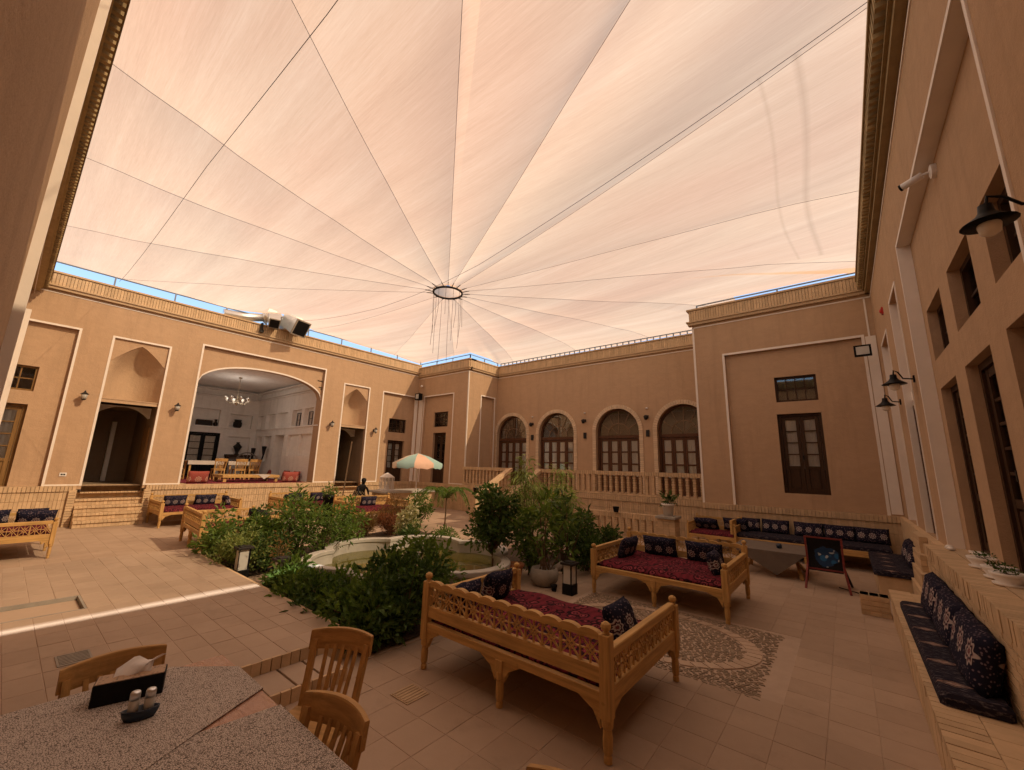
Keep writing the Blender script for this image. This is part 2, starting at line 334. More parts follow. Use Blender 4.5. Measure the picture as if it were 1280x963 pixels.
def fabric():
    n=N('shade_fabric'); g=n.n('ShaderNodeNewGeometry'); pos=g.outputs['Position']
    def mp(s): 
        m=n.n('ShaderNodeMapping'); m.inputs['Scale'].default_value=s; n.l(pos,m.inputs[0]); return m.outputs[0]
    fine=n.noise(mp((.5,16,.5)),1.5,5,.7); mid=n.noise(mp((.09,1.5,.3)),1.2,4,.6); big=n.noise(mp((.12,.30,.3)),1,4,.55); hair=n.noise(mp((3,60,3)),1.2,3,.7)
    k=n.math('ADD',n.math('MULTIPLY',fine,.22),n.math('ADD',n.math('MULTIPLY',mid,.50),n.math('MULTIPLY',hair,.28)))
    c=n.ramp(k,[(.32,(.57,.352,.203)),(.50,(.68,.442,.268)),(.68,(.77,.535,.350))])
    c=n.mix(n.ramp(big,[(.35,(0,0,0)),(.65,(1,1,1))]),c,n.mix(1.0,c,(.98,.88,.85),'MULTIPLY')); pz=n.pv(); c=n.mix(1.0,c,n.ramp(pz,[(0,(.94,.935,.925)),(1,(1,1,1))]),'MULTIPLY')
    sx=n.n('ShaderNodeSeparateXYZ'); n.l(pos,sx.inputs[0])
    for x0,wd,k_ in((-.42,.045,.35),(.02,.075,.5)):       # two wavy rope shadows painted as darker lines into the cloth colour
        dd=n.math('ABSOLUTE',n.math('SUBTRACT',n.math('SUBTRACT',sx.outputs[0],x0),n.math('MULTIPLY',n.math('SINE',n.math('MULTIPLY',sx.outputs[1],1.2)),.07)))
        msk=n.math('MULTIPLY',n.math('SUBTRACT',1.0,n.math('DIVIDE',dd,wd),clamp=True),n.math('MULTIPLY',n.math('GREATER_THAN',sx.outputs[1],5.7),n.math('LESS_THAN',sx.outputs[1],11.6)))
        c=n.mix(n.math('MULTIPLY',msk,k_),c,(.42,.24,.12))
    tl=n.n('ShaderNodeBsdfTranslucent'); n.l(c,tl.inputs[0]); df=n.n('ShaderNodeBsdfDiffuse'); n.l(n.mix(1.0,c,(.85,.75,.65),'MULTIPLY'),df.inputs[0])
    m1=n.n('ShaderNodeMixShader'); m1.inputs[0].default_value=.30; n.l(tl.outputs[0],m1.inputs[1]); n.l(df.outputs[0],m1.inputs[2])
    tp=n.n('ShaderNodeBsdfTransparent'); tp.inputs[0].default_value=(1,.79,.55,1)
    m2=n.n('ShaderNodeMixShader'); m2.inputs[0].default_value=.29; n.l(m1.outputs[0],m2.inputs[1]); n.l(tp.outputs[0],m2.inputs[2])
    return n.done(m2.outputs[0])
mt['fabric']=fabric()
mt['archbrick']=pmat('pale_arch_brick',(.74,.58,.41),.9,.1,7,pv=.18,bump=.4)
mt['tracery']=wood('pale_tracery_wood',(.22,.14,.085))
def flat(name,c,r=.8,tr=0):
    n=N(name); v=n.coord(); b=n.bsdf(n.mix(n.noise(v,5),sh(c,.88),sh(c,1.08)),r,.2); return n.done(b.outputs[0])
mt['par_teal']=flat('teal_canvas',(.34,.52,.50)); mt['par_cream']=flat('cream_canvas',(.72,.62,.50)); mt['par_pink']=flat('salmon_canvas',(.72,.48,.36))
def lit():
    n=N('lit_bulb'); e=n.n('ShaderNodeEmission'); e.inputs[0].default_value=(1,.85,.65,1); e.inputs[1].default_value=2; return n.done(e.outputs[0])
mt['lit']=lit()
# ================================================================ structure helpers
def panel(mb,T,u0,u1,z0,z1,d,holes,val=.5):
    us=sorted({u0,u1,*[h[0] for h in holes],*[h[1] for h in holes]}); zs=sorted({z0,z1,*[h[2] for h in holes],*[h[3] for h in holes]})
    us=[u for u in us if u0-1e-6<=u<=u1+1e-6]; zs=[z for z in zs if z0-1e-6<=z<=z1+1e-6]
    for a,b in zip(us,us[1:]):
        for c,e in zip(zs,zs[1:]):
            m=((a+b)/2,(c+e)/2)
            if any(h[0]<m[0]<h[1] and h[2]<m[1]<h[3] for h in holes): continue
            mb.face([T(a,c,d),T(b,c,d),T(b,e,d),T(a,e,d)],val)
    for h in holes:
        a,b,c,e,dp=h[:5]; q=d-dp
        mb.face([T(a,c,d),T(a,e,d),T(a,e,q),T(a,c,q)],val); mb.face([T(b,c,d),T(b,e,d),T(b,e,q),T(b,c,q)],val)
        mb.face([T(a,e,d),T(b,e,d),T(b,e,q),T(a,e,q)],val); mb.face([T(a,c,d),T(b,c,d),T(b,c,q),T(a,c,q)],val)
        if len(h)>5 and h[5]: mb.face([T(a,c,q),T(b,c,q),T(b,e,q),T(a,e,q)],val)
def tbox(mb,T,u0,u1,z0,z1,d0,d1,val=.5):
    a=T(u0,z0,d0); b=T(u1,z1,d1); mb.box(a,b,val)
def frame(mb,T,u0,u1,z0,z1,w,d0,d1,bottom=False,val=.5):
    tbox(mb,T,u0-w,u0,z0,z1+w,d0,d1,val); tbox(mb,T,u1,u1+w,z0,z1+w,d0,d1,val); tbox(mb,T,u0,u1,z1,z1+w,d0,d1,val)
    if bottom: tbox(mb,T,u0-w,u1+w,z0-w,z0,d0,d1,val)
def arch_infill(mb,T,u0,u1,ztop,curve,d0,d1,n=24,val=.5):   # spandrel between arch curve(u) and ztop, from d0(back) to d1(front)
    for i in range(n):
        a=u0+(u1-u0)*i/n; b=u0+(u1-u0)*(i+1)/n; za=min(curve(a),ztop); zb=min(curve(b),ztop)
        if ztop-max(za,zb)>1e-4 or ztop-min(za,zb)>1e-4:
            mb.face([T(a,za,d1),T(b,zb,d1),T(b,ztop,d1),T(a,ztop,d1)],val)
        mb.face([T(a,za,d0),T(b,zb,d0),T(b,zb,d1),T(a,za,d1)],val)
def arch_line(mb,T,u0,u1,curve,w,d0,d1,n=28,val=.5):
    P=[(u0+(u1-u0)*i/n) for i in range(n+1)]
    for a,b in zip(P,P[1:]):
        za,zb=curve(a),curve(b)
        mb.face([T(a,za,d1),T(b,zb,d1),T(b,zb+w,d1),T(a,za+w,d1)],val); mb.face([T(a,za,d0),T(b,zb,d0),T(b,zb,d1),T(a,za,d1)],val); mb.face([T(a,za+w,d0),T(b,zb+w,d0),T(b,zb+w,d1),T(a,za+w,d1)],val)
def bricks(mb,T,u0,u1,z0,z1,pu,pz,d0,d1,j=.010,stag=False,r=None):
    r=r or rng; nz=max(1,round((z1-z0)/pz)); hz=(z1-z0)/nz; nu=max(1,round((u1-u0)/pu)); hu=(u1-u0)/nu
    for k in range(nz):
        o=(hu/2 if stag and k%2 else 0); lo=-1 if o else 0
        for i in range(lo,nu):
            a=max(u0,u0+i*hu+o+j/2); b=min(u1,u0+(i+1)*hu+o-j/2)
            if b-a<.012: continue
            tbox(mb,T,a,b,z0+k*hz+j/2,z0+(k+1)*hz-j/2,d0,d1+r.uniform(-.004,.004),r.random())
TI=lambda u,z,d:(-17.3+d,u,z)
TB=lambda u,z,d:(u,13.4-d,z)
TS=lambda u,z,d:(-13.57+d,u,z)
TA=lambda u,z,d:(u,15.5-d,z)
TR=lambda u,z,d:(u,13.1-d,z)
TW=lambda u,z,d:(0.95-d,u,z)
TN=lambda u,z,d:(u,-0.35+d,z)
TNA=lambda u,z,d:(u,-0.11+d,z)
ZP,ZW,ZR=1.12,6.45,7.06           # plinth top, white line under the cornice, roof
def cornice(root,T,u0,u1,ext=(0,0),dentils=False,mat='brick',dz=0):
    T0=T; T=lambda u,z,d:T0(u,z+dz,d)
    m=MB(); tbox(m,T,u0-ext[0]*.10,u1+ext[1]*.10,ZW+.08,ZW+.16,-.1,.10); tbox(m,T,u0-ext[0]*.14,u1+ext[1]*.14,ZW+.16,ZW+.20,-.1,.14)
    tbox(m,T,u0-ext[0]*.05,u1+ext[1]*.05,ZW+.20,ZR-.05,-.3,.05); m.build('cornice',mt['mortar'] if mat=='brick' else mt['dark_brick'],root)
    m=MB(); bricks(m,T,u0-ext[0]*.06,u1+ext[1]*.06,ZW+.205,ZR-.055,.072,.36,.05,.085); m.build('cornice_brick',mt[mat],root,kind='stuff')
    m=MB(); n=int((u1-u0)/.24)
    tbox(m,T,u0-ext[0]*.12,u1+ext[1]*.12,ZR-.05,ZR,-.35,.12); m.build('coping',mt[mat],root)
    m=MB(); tbox(m,T,u0,u1,ZW-.015,ZW+.02,0,.012); m.build('white_line',mt['trim'],root)
    if dentils:
        P=None; k=int((u1-u0)/.125)
        for i in range(k):
            u=u0+(i+.5)*(u1-u0)/k
            if P is None:
                m=MB(); a=T(-.03,-.10,.11); b=T(.03,.10,.24); o0=T(0,0,0)
                tbox(m,T,-.032,.032,-.11,.11,.08,.23); 
                m.v=[(x-o0[0],y-o0[1],z-o0[2]) for x,y,z in m.v]
                P=m.build('dentil',mt[mat],root,local=True); P.location=Vector(T(u,ZW+.33,0))-root.location
            else: inst(P,'dentil',T(u,ZW+.33,0),root)
        m=MB(); tbox(m,T,u0,u1,ZW+.44,ZW+.50,-.1,.25); m.build('dentil_cap',mt[mat],root)
def plinth(root,T,u0,u1,z1=ZP,d=.06,rows=4,z0=0):
    m=MB(); tbox(m,T,u0,u1,z0,z1,-.05,d); m.build('plinth',mt['mortar'],root)
    m=MB(); h=(z1-.16-z0)/rows
    for k in range(rows): bricks(m,T,u0,u1,z0+k*h,z0+(k+1)*h,.078,h,d-.004,d+.014)
    m.build('plinth_brick',mt['brick'],root,kind='stuff')
    m=MB(); bricks(m,T,u0,u1,z1-.155,z1+.004,.078,.16,d-.06,d+.045); m.build('plinth_coping_brick',mt['brick'],root,kind='stuff')
def pane_mesh(T,u0,u1,z0,z1,d): m=MB(); tbox(m,T,u0,u1,z0,z1,d-.004,d+.004); return m
def curtain(root,T,u0,u1,z0,z1,d):
    m=MB(); n=max(8,int((u1-u0)/.03)); A=[];B=[]
    for i in range(n+1):
        u=u0+(u1-u0)*i/n; q=d+.012*math.sin(i*1.7)+.006*math.sin(i*.6); A.append(T(u,z0,q)); B.append(T(u,z1,q))
    m.loft([A,B],False,closed=False); return m.build('curtain',mt['curtain'],root,True)
def door(root,T,u0,u1,z0,z1,d,wood='darkwood',npane=4,cur=True,panelz=.30,name='door'):
    """two-leaf door with a column of panes in each leaf; d = depth of its face"""
    fw=.07; m=MB(); tbox(m,T,u0,u0+fw,z0,z1,d-.06,d+.03); tbox(m,T,u1-fw,u1,z0,z1,d-.06,d+.03); tbox(m,T,u0+fw,u1-fw,z1-fw,z1,d-.06,d+.03); tbox(m,T,u0+fw,u1-fw,z0,z0+.04,d-.06,d+.02)
    D=m.build(name,mt[wood],root); mid=(u0+u1)/2
    for a,b in((u0+fw+.006,mid-.004),(mid+.004,u1-fw-.006)):
        s=.085 if b-a>.34 else (b-a)*.24; zp=z0+.05+panelz*(z1-z0); m=MB()
        tbox(m,T,a,a+s,z0+.045,z1-fw-.006,d-.045,d+.004); tbox(m,T,b-s,b,z0+.045,z1-fw-.006,d-.045,d+.004)
        tbox(m,T,a+s,b-s,z0+.045,z0+.13,d-.045,d+.002); tbox(m,T,a+s,b-s,zp-.05,zp+.03,d-.045,d+.002); tbox(m,T,a+s,b-s,z1-fw-.09,z1-fw-.006,d-.045,d+.002)
        zs0=zp+.03; zs1=z1-fw-.09; ph=(zs1-zs0)/npane
        for k in range(1,npane): tbox(m,T,a+s,b-s,zs0+k*ph-.014,zs0+k*ph+.014,d-.04,d-.002)
        m.build('leaf',mt[wood],D)
        m=MB(); tbox(m,T,a+s+.02,b-s-.02,z0+.155,zp-.075,d-.03,d-.008); tbox(m,T,a+s,b-s,z0+.13,zp-.05,d-.04,d-.025); m.build('leaf_panel',mt[wood],D)
        for k in range(npane): pane_mesh(T,a+s-.004,b-s+.004,zs0+k*ph+.012,zs0+(k+1)*ph-.012,d-.02).build('pane',mt['glass'],D)
    if cur: curtain(D,T,u0+fw,u1-fw,z0+panelz*(z1-z0),z1-fw,d-.064)
    m=MB(); tbox(m,T,mid-.015,mid+.015,z0+.42*(z1-z0),z0+.47*(z1-z0),d+.004,d+.03); m.build('handle',mt['iron'],D)
    return D
def grid_window(root,T,u0,u1,z0,z1,d,nu=3,nz=2,wood='darkwood',name='window'):
    fw=.055; m=MB(); tbox(m,T,u0,u0+fw,z0,z1,d-.06,d+.03); tbox(m,T,u1-fw,u1,z0,z1,d-.06,d+.03); tbox(m,T,u0+fw,u1-fw,z1-fw,z1,d-.06,d+.03); tbox(m,T,u0+fw,u1-fw,z0,z0+fw,d-.06,d+.03)
    for k in range(1,nu): u=u0+fw+(u1-u0-2*fw)*k/nu; tbox(m,T,u-.014,u+.014,z0+fw,z1-fw,d-.04,d+.0)
    for k in range(1,nz): z=z0+fw+(z1-z0-2*fw)*k/nz; tbox(m,T,u0+fw,u1-fw,z-.013,z+.013,d-.038,d-.002)
    W=m.build(name,mt[wood],root)
    for i in range(nu):
        for k in range(nz):
            a=u0+fw+(u1-u0-2*fw)*i/nu; b=u0+fw+(u1-u0-2*fw)*(i+1)/nu; c=z0+fw+(z1-z0-2*fw)*k/nz; e=z0+fw+(z1-z0-2*fw)*(k+1)/nz
            pane_mesh(T,a+.004,b-.004,c+.004,e-.004,d-.02).build('pane',mt['glass'],W)
    return W
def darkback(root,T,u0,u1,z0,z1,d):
    m=MB(); m.face([T(u0,z0,d),T(u1,z0,d),T(u1,z1,d),T(u0,z1,d)]); return m.build('room_shade_sheet',mt['roomshade'],root)  # near-black sheet behind the opening, painted shade of an unlit room
def steps(root,T,u0,u1,n,ztop,d_top,tread,mat='brick'):
    """n risers falling away from the wall; d_top = depth where the top tread ends"""
    h=ztop/n
    for k in range(n):
        z1=ztop-k*h-.002*(k==0); dq=d_top+(k)*tread; S=MB(); tbox(S,T,u0,u1,0,z1-.055,dq-tread-.02,dq-.012); st=S.build('step',mt['mortar'],root)
        S=MB(); nb=int((u1-u0)/.085)
        for i in range(nb):
            a=u0+(u1-u0)*i/nb; b=u0+(u1-u0)*(i+1)/nb
            tbox(S,T,a+.003,b-.003,z1-.06,z1,dq-tread-.02,dq+.03+rng.uniform(0,.006),rng.random()); 
        S.build('tread_brick',mt[mat],st,kind='stuff')
        S=MB(); bricks(S,T,u0,u1,z1-h+.004,z1-.062,.085,h-.06,dq-.03,dq-.004); S.build('riser_brick',mt[mat],st,kind='stuff')

# ================================================================ ground
fl=MB(); fl.face([(-40,-14,-.003),(22,-14,-.003),(22,34,-.003),(-40,34,-.003)])
floor=fl.build('courtyard_floor',mt['joint'],None,kind='structure')
def tile_shape(sx,sy): 
    m=MB(); b=.0025; z=-.02
    m.loft([[(-sx/2,-sy/2,z),(sx/2,-sy/2,z),(sx/2,sy/2,z),(-sx/2,sy/2,z)],[(-sx/2,-sy/2,-b),(sx/2,-sy/2,-b),(sx/2,sy/2,-b),(-sx/2,sy/2,-b)],[(-sx/2+b,-sy/2+b,0),(sx/2-b,-sy/2+b,0),(sx/2-b,sy/2-b,0),(-sx/2+b,sy/2-b,0)]],False)
    o=len(m.v); m.f.append((o-4,o-3,o-2,o-1)); m.c.append(.5); return m
PX0,PX1,PY0,PY1,PZ=-10.4,-4.27,-0.34,2.65,.22
def in_med(x,y): return -3.45<x<-.79 and 4.62<y<6.55
def in_bed(x,y): return -10.0<x<-4.05 and PY1<y<6.9 
cand=[]
TS_=.32; j=.004
ix=0; x=.32
while x>-17.2:
    y=-.1
    while y<13.4:
        cx,cyy=x-TS_/2,y+TS_/2
        ok=not(PX0<cx-.1 and cx<PX1+.5 and cyy<PY1) and not in_med(cx,cyy) and not (cx+TS_/2<PX1+.44 and cx>PX0 and cyy<PY1)
        if ok and not (in_bed(cx,cyy)): cand.append((cx,cyy))
        y+=TS_
    x-=TS_
fwd=Vector((F.x,F.y,0)).normalized()
def inview(cx,cyy):
    v=Vector((cx,cyy,-2.0)); f=v.dot(F); 
    if f<.3: return False
    px=640+506.16*v.dot(R2)/f; py=481.5-506.16*v.dot(U2)/f
    return -40<px<1320 and py<1010
cand.sort(key=lambda c:math.hypot(*c)); near=[c for c in cand if inview(*c)][:290]; ns=set(near)
tm=tile_shape(TS_-j,TS_-j); t0=None
for c in near:
    z=rng.uniform(-.001,.0015)
    if t0 is None: t0=tm.build('tile',mt['tile'],floor); t0.location=(c[0],c[1],z)
    else: o=inst(t0,'tile',(c[0],c[1],z),floor,(rng.uniform(-.004,.004),rng.uniform(-.004,.004),rng.uniform(-.006,.006)))
m=MB()
for c in cand:
    if c in ns: continue
    z=rng.uniform(-.001,.001); m.mesh([(c[0]+a,c[1]+b,d+z) for a,b,d in tm.v],tm.f,rng.random())
m.build('far_tiles',mt['tile'],floor,kind='stuff')

# raised platform with two steps
tx,ty=.36,.215; nx=round((PX1-PX0)/tx); ny=round((PY1-PY0)/ty); tx=(PX1-PX0)/nx; ty=(PY1-PY0)/ny
HX0=PX0+round((-8.05-PX0)/tx)*tx; HX1=HX0+2*tx; HY0=PY0; HY1=PY0+6*ty
pf=MB(); pf.box((PX0,PY0,-.02),(HX0,PY1,PZ-.003)); pf.box((HX1,PY0,-.02),(PX1-.02,PY1,PZ-.003)); pf.box((HX0,HY1,-.02),(HX1,PY1,PZ-.003)); pf.box((HX0,HY0,-.02),(HX1,HY1,PZ-.06))
plat=pf.build('raised_platform',mt['joint'],None,kind='structure')
first=None; pm=tile_shape(tx-.006,ty-.006)
for i in range(nx):
    for k in range(ny):
        cx=PX0+(i+.5)*tx; cyy=PY0+(k+.5)*ty
        if HX0<cx<HX1 and HY0<cyy<HY1: continue
        z=PZ+rng.uniform(-.001,.002)
        if first is None: first=pm.build('tile',mt['ptile'],plat); first.location=(cx,cyy,z)
        else: inst(first,'tile',(cx,cyy,z),plat,(rng.uniform(-.004,.004),rng.uniform(-.004,.004),0))
# sunken hatch
m=MB(); m.box((HX0+.03,HY0,PZ-.059),(HX1-.03,HY1-.03,PZ-.045)); m.build('hatch_cover',mt['tile'],plat)
m=MB(); m.box((HX0,HY1-.022,PZ-.059),(HX1,HY1-.001,PZ+.002)); m.box((HX1-.022,HY0,PZ-.059),(HX1-.001,HY1-.024,PZ+.002)); m.box((HX0+.001,HY0,PZ-.059),(HX0+.022,HY1-.024,PZ+.002)); m.build('hatch_frame',mt['stone'],plat)
# brick edges and steps towards the daybeds (falling to +X)
TE=lambda u,z,d:(PX1+d,u,z)
def edge_course(parent,T,u0,u1,z0,z1,d0,d1,p,name='brick'):
    n=max(1,round((u1-u0)/p)); h=(u1-u0)/n; base=None
    for i in range(n):
        u=u0+(i+.5)*h
        if base is None:
            m=MB(); a=T(-h/2+.004,z0,d0); b=T(h/2-.004,z1,d1); z_=T(0,0,0); off=T(0,0,0)
            m.box(a,b); q=T(0,0,0); m.v=[(x-q[0],y-q[1],z-q[2]) for x,y,z in m.v]
            base=m.build(name,mt['brick'],parent,local=True); base.location=Vector(T(u,0,0))-parent.location
        else: inst(base,name,Vector(T(u,0,0))+Vector((rng.uniform(-.003,.003),rng.uniform(-.003,.003),rng.uniform(-.002,.001))),parent)
edge_course(plat,TE,PY0,2.38,.112,PZ+.001,-.02,.006,.085)
m=MB(); m.box((PX1-.02,PY0,-.02),(PX1+.43,2.38,.09)); m.build('lower_step',mt['joint'],plat)
edge_course(plat,TE,PY0,2.38,-.02,.112,.42,.446,.085)
TT=tile_shape(.42-.008,.215-.008); tb=None
for k in range(12):
    p=(PX1+.213,PY0+.11+k*.2265,.112)
    if tb is None: tb=TT.build('tile',mt['ptile'],plat); tb.location=p
    else: inst(tb,'tile',p,plat)
m=MB(); m.box((PX0,PY1-.002,-.02),(PX1-.015,PY1+.05,PZ-.012)); m.box((PX1-.02,2.385,-.02),(PX1,PY1+.05,PZ-.012)); m.build('platform_side',mt['brick'],plat)
# drain grate with cast pattern
g=MB(); g.box((-5.66,.60,PZ+.003),(-5.38,.82,PZ+.008)); 
for k in range(7): g.box((-5.645+k*.037,.615,PZ+.008),(-5.628+k*.037,.805,PZ+.014))
tag(g.build('drain_grate',mt['stone'],None),'small rusty cast drain grate set in the raised platform beside the dining table','grate')
g=MB(); g.box((-3.32,2.50,.003),(-3.08,2.74,.008))
for k in range(6): g.box((-3.31+k*.038,2.51,.008),(-3.29+k*.038,2.73,.013))
tag(g.build('drain_grate',mt['mortar'],None),'square carved drain cover in the low paving by the dark shrub corner','grate')

# garden soil
gs=MB(); 
for (x0,x1,y0,y1) in ((-10.0,-8.25,2.72,5.2),(-7.15,-4.1,2.72,4.4),(-5.6,-4.1,4.4,5.0),(-10.6,-8.9,5.2,8.2),(-6.6,-4.6,6.9,8.6)):
    nx_=max(2,int((x1-x0)/.2)); ny_=max(2,int((y1-y0)/.2))
    P=[[(x0+(x1-x0)*i/nx_,y0+(y1-y0)*k/ny_,.02+(.05+rng.random()*.05)*(0<i<nx_ and 0<k<ny_)) for i in range(nx_+1)] for k in range(ny_+1)]
    gs.loft(P,False,closed=False)
gs.build('garden_soil',mt['soil'],None,True,kind='structure')
# paved patch round the pool between the beds
m=MB(); m.box((-10.0,2.71,-.02),(-4.05,6.95,.006)); m.build('garden_path',mt['tile'],None,kind='structure')
# pebble medallion
pb=MB(); pb.box((-3.45,4.60,-.021),(-.79,6.56,-.006)); med=pb.build('pebble_paving',mt['tile'],None,kind='structure')
EC=(-2.12,5.58); EA,EB=1.16,.80
def ell(x,y): return ((x-EC[0])/EA)**2+((y-EC[1])/EB)**2
pe=MB(); y=4.64
while y<6.53:
    x=-3.42+rng.random()*.05
    while x<-.83:
        e=ell(x,y)
        if not(.80<e<1.10):
            a=rng.uniform(-.5,.5); L=rng.uniform(.022,.045); W=rng.uniform(.010,.016); ca,sa=math.cos(a),math.sin(a)
            q=[(-1,-.6),(0,-1),(1,-.5),(1,.5),(0,1),(-1,.6)]
            pe.loft([[(x+ca*p*L-sa*r*W,y+sa*p*L+ca*r*W,-.008) for p,r in q],[(x+.7*(ca*p*L-sa*r*W),y+.7*(sa*p*L+ca*r*W),.004+rng.random()*.004) for p,r in q]],True,rng.random())
        x+=rng.uniform(.055,.085)
    y+=.036
pe.build('pebbles',mt['pebble'],med,kind='stuff')
ring=None; nb=46
for i in range(nb):
    a0=2*math.pi*i/nb+.008; a1=2*math.pi*(i+1)/nb-.008; mm=MB()
    ri,ro=.905,1.035
    pts=[(EC[0]+EA*k*math.cos(a),EC[1]+EB*k*math.sin(a)) for k,a in((ri,a0),(ro,a0),(ro,a1),(ri,a1))]
    mm.prism(pts,lambda a,b,d:(a,b,d),-.015,.008+rng.uniform(-.001,.001)); mm.build('brick',mt['ringtile'],med)
# ================================================================ iwan side (X=-17.3, faces +X)
def pointed(u0,u1,zs,zt,k=1.3):
    c=(u0+u1)/2; h=(u1-u0)/2
    return lambda u: zs+(zt-zs)*(1-min(1,abs(u-c)/h)**k)
def flatarch(u0,u1,zs,zt,p=2.3):
    c=(u0+u1)/2; h=(u1-u0)/2
    return lambda u: zs+(zt-zs)*max(0,1-min(1,abs(u-c)/h)**p)**(1/2.0)
iw=thing('iwan_building','long adobe building with a wide arched open hall and two pointed niches','building',(-17.3,6.5,0))
ND=.12; m=MB()
P1=(-.40,.82,ZP,5.64); N1=(1.60,2.94,ZP,5.61); IW=(3.87,8.28,ZP,5.93); N2=(9.25,10.48,ZP,5.47); P2=(11.29,13.18,ZP,5.43)
panel(m,TI,-.6,13.40,ZP-.1,ZW+.25,0,[(P1[0],P1[1],ZP,P1[3],ND),(N1[0],N1[1],0.9,N1[3],.16),(IW[0],IW[1],ZP,IW[3],ND),(N2[0],N2[1],.9,N2[3],.16),(P2[0],P2[1],ZP,P2[3],ND)])
# recessed panel fields with their window and door openings
panel(m,TI,P1[0],P1[1],ZP,P1[3],-ND,[(-.62,.25,3.70,4.40,.22),(-.75,.22,ZP,3.33,.30)])
panel(m,TI,P2[0],P2[1],ZP,P2[3],-ND,[(11.80,12.82,3.52,4.20,.22),(11.82,12.80,ZP,3.12,.30)])
ac=flatarch(IW[0],IW[1],4.62,5.45,2.2); arch_infill(m,TI,IW[0],IW[1],IW[3],ac,-ND-.35,-ND,40)
m.face([TI(IW[0],ZP,-ND),TI(IW[0],IW[3],-ND),TI(IW[0],IW[3],-ND-.4),TI(IW[0],ZP,-ND-.4)]); m.face([TI(IW[1],ZP,-ND),TI(IW[1],IW[3],-ND),TI(IW[1],IW[3],-ND-.4),TI(IW[1],ZP,-ND-.4)])
for Nn in(N1,N2):
    c=pointed(Nn[0],Nn[1],4.86 if Nn is N1 else 4.80,Nn[3]-.13); arch_infill(m,TI,Nn[0],Nn[1],Nn[3],c,-.16-.01,-.05,24)
m.build('wall',mt['plaster'],iw)
# niche hoods: concave shells over a ledge
for Nn in(N1,N2):
    q=MB(); a,b=Nn[0]-.002,Nn[1]+.002; zl=3.70 if Nn is N1 else 3.64; zs=4.86 if Nn is N1 else 4.80; zt=Nn[3]-.13; c=pointed(a,b,zs,zt)
    rows=[]
    for i in range(25):
        u=a+(b-a)*i/24; e=abs(2*i/24-1); dp=.62*(1-e**2.2)
        rows.append([TI(u,zl,-.07-dp)]+[TI(u,zl+(c(u)-zl)*k/8,-.07-dp*(1-(max(0,k/8-.45)/.55)**2.0)) for k in range(1,9)])
    q.loft(rows,False,closed=False); q.build('niche_hood',mt['niche'],iw,True)
    q=MB(); tbox(q,TI,Nn[0],Nn[1],zl-.10,zl,-.80,-.06); tbox(q,TI,Nn[0],Nn[1],zl,zl+.03,-.80,-.045); q.build('niche_ledge',mt['niche'],iw)
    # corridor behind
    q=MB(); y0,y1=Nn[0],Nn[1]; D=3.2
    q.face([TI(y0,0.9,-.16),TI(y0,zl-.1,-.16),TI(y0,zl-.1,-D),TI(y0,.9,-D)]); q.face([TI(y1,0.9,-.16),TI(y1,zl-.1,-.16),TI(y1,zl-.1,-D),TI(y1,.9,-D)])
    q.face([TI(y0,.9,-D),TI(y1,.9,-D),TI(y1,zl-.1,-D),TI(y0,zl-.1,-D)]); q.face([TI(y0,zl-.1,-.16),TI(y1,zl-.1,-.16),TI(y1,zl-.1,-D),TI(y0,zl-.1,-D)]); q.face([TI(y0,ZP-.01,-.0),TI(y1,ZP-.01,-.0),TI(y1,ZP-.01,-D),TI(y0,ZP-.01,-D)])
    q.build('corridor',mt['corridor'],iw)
    q=MB(); zz=zl-.1
    for i in range(10): 
        a=y0+(y1-y0)*i/10; b=y0+(y1-y0)*(i+1)/10; f=lambda u:zz-.34*(abs(2*(u-y0)/(y1-y0)-1)**2.2)
        q.face([TI(a,f(a),-.9),TI(b,f(b),-.9),TI(b,zz,-.9),TI(a,zz,-.9)]); q.face([TI(a,f(a),-.9),TI(b,f(b),-.9),TI(b,f(b),-1.25),TI(a,f(a),-1.25)])
    q.build('corridor_arch',mt['roomwhite'],iw,True)
q=MB(); tbox(q,TI,N1[1]-.012,N1[1]-.002,ZP,3.1,-1.6,-1.35); tbox(q,TI,N1[1]-.05,N1[1]-.002,1.9,2.95,-1.05,-.45); q.build('corridor_cupboard',mt['ochrewood'],iw)
q=MB(); tbox(q,TI,2.30,2.42,ZP,3.2,-3.18,-3.0); q.build('corridor_pillar',mt['roomwhite'],iw)
q=MB(); tbox(q,TI,9.30,9.95,2.35,3.15,-1.5,-1.42); q.build('corridor_window',mt['darkwood'],iw)
# trims
q=MB(); w_=.055
frame(q,TI,P1[0],P1[1],ZP,P1[3],w_,0,.012); frame(q,TI,N1[0],N1[1],ZP,N1[3],w_,0,.012); frame(q,TI,IW[0],IW[1],ZP,IW[3],w_,0,.012); frame(q,TI,N2[0],N2[1],ZP,N2[3],w_,0,.012); frame(q,TI,P2[0],P2[1],ZP,P2[3],w_,0,.012)
arch_line(q,TI,IW[0],IW[1],lambda u:ac(u)-.03,.06,-ND-.02,-ND+.012,44)
for a,b in((P1[1]+w_,N1[0]-w_),(N1[1]+w_,IW[0]-w_),(IW[1]+w_,N2[0]-w_),(N2[1]+w_,P2[0]-w_)): tbox(q,TI,a,b,ZP+.005,ZP+.045,0,.014)
q.build('white_trim',mt['trim'],iw)
q=MB(); tbox(q,TI,13.19,13.37,ZP+.02,5.43,0,.016); q.build('white_pilaster',mt['trim'],iw)
cornice(iw,TI,-.6,13.40,dz=.15)
plinth(iw,TI,-.6,1.50); plinth(iw,TI,3.02,9.15); plinth(iw,TI,10.58,13.4)
q=MB(); 
for a,b in((1.36,1.52),(2.98,3.14),(9.0,9.16),(10.56,10.72)): bricks(q,TI,a,b,0,ZP-.12,.17,.07,.0,.16)
q.build('stair_side_brick',mt['brick'],iw,kind='stuff')
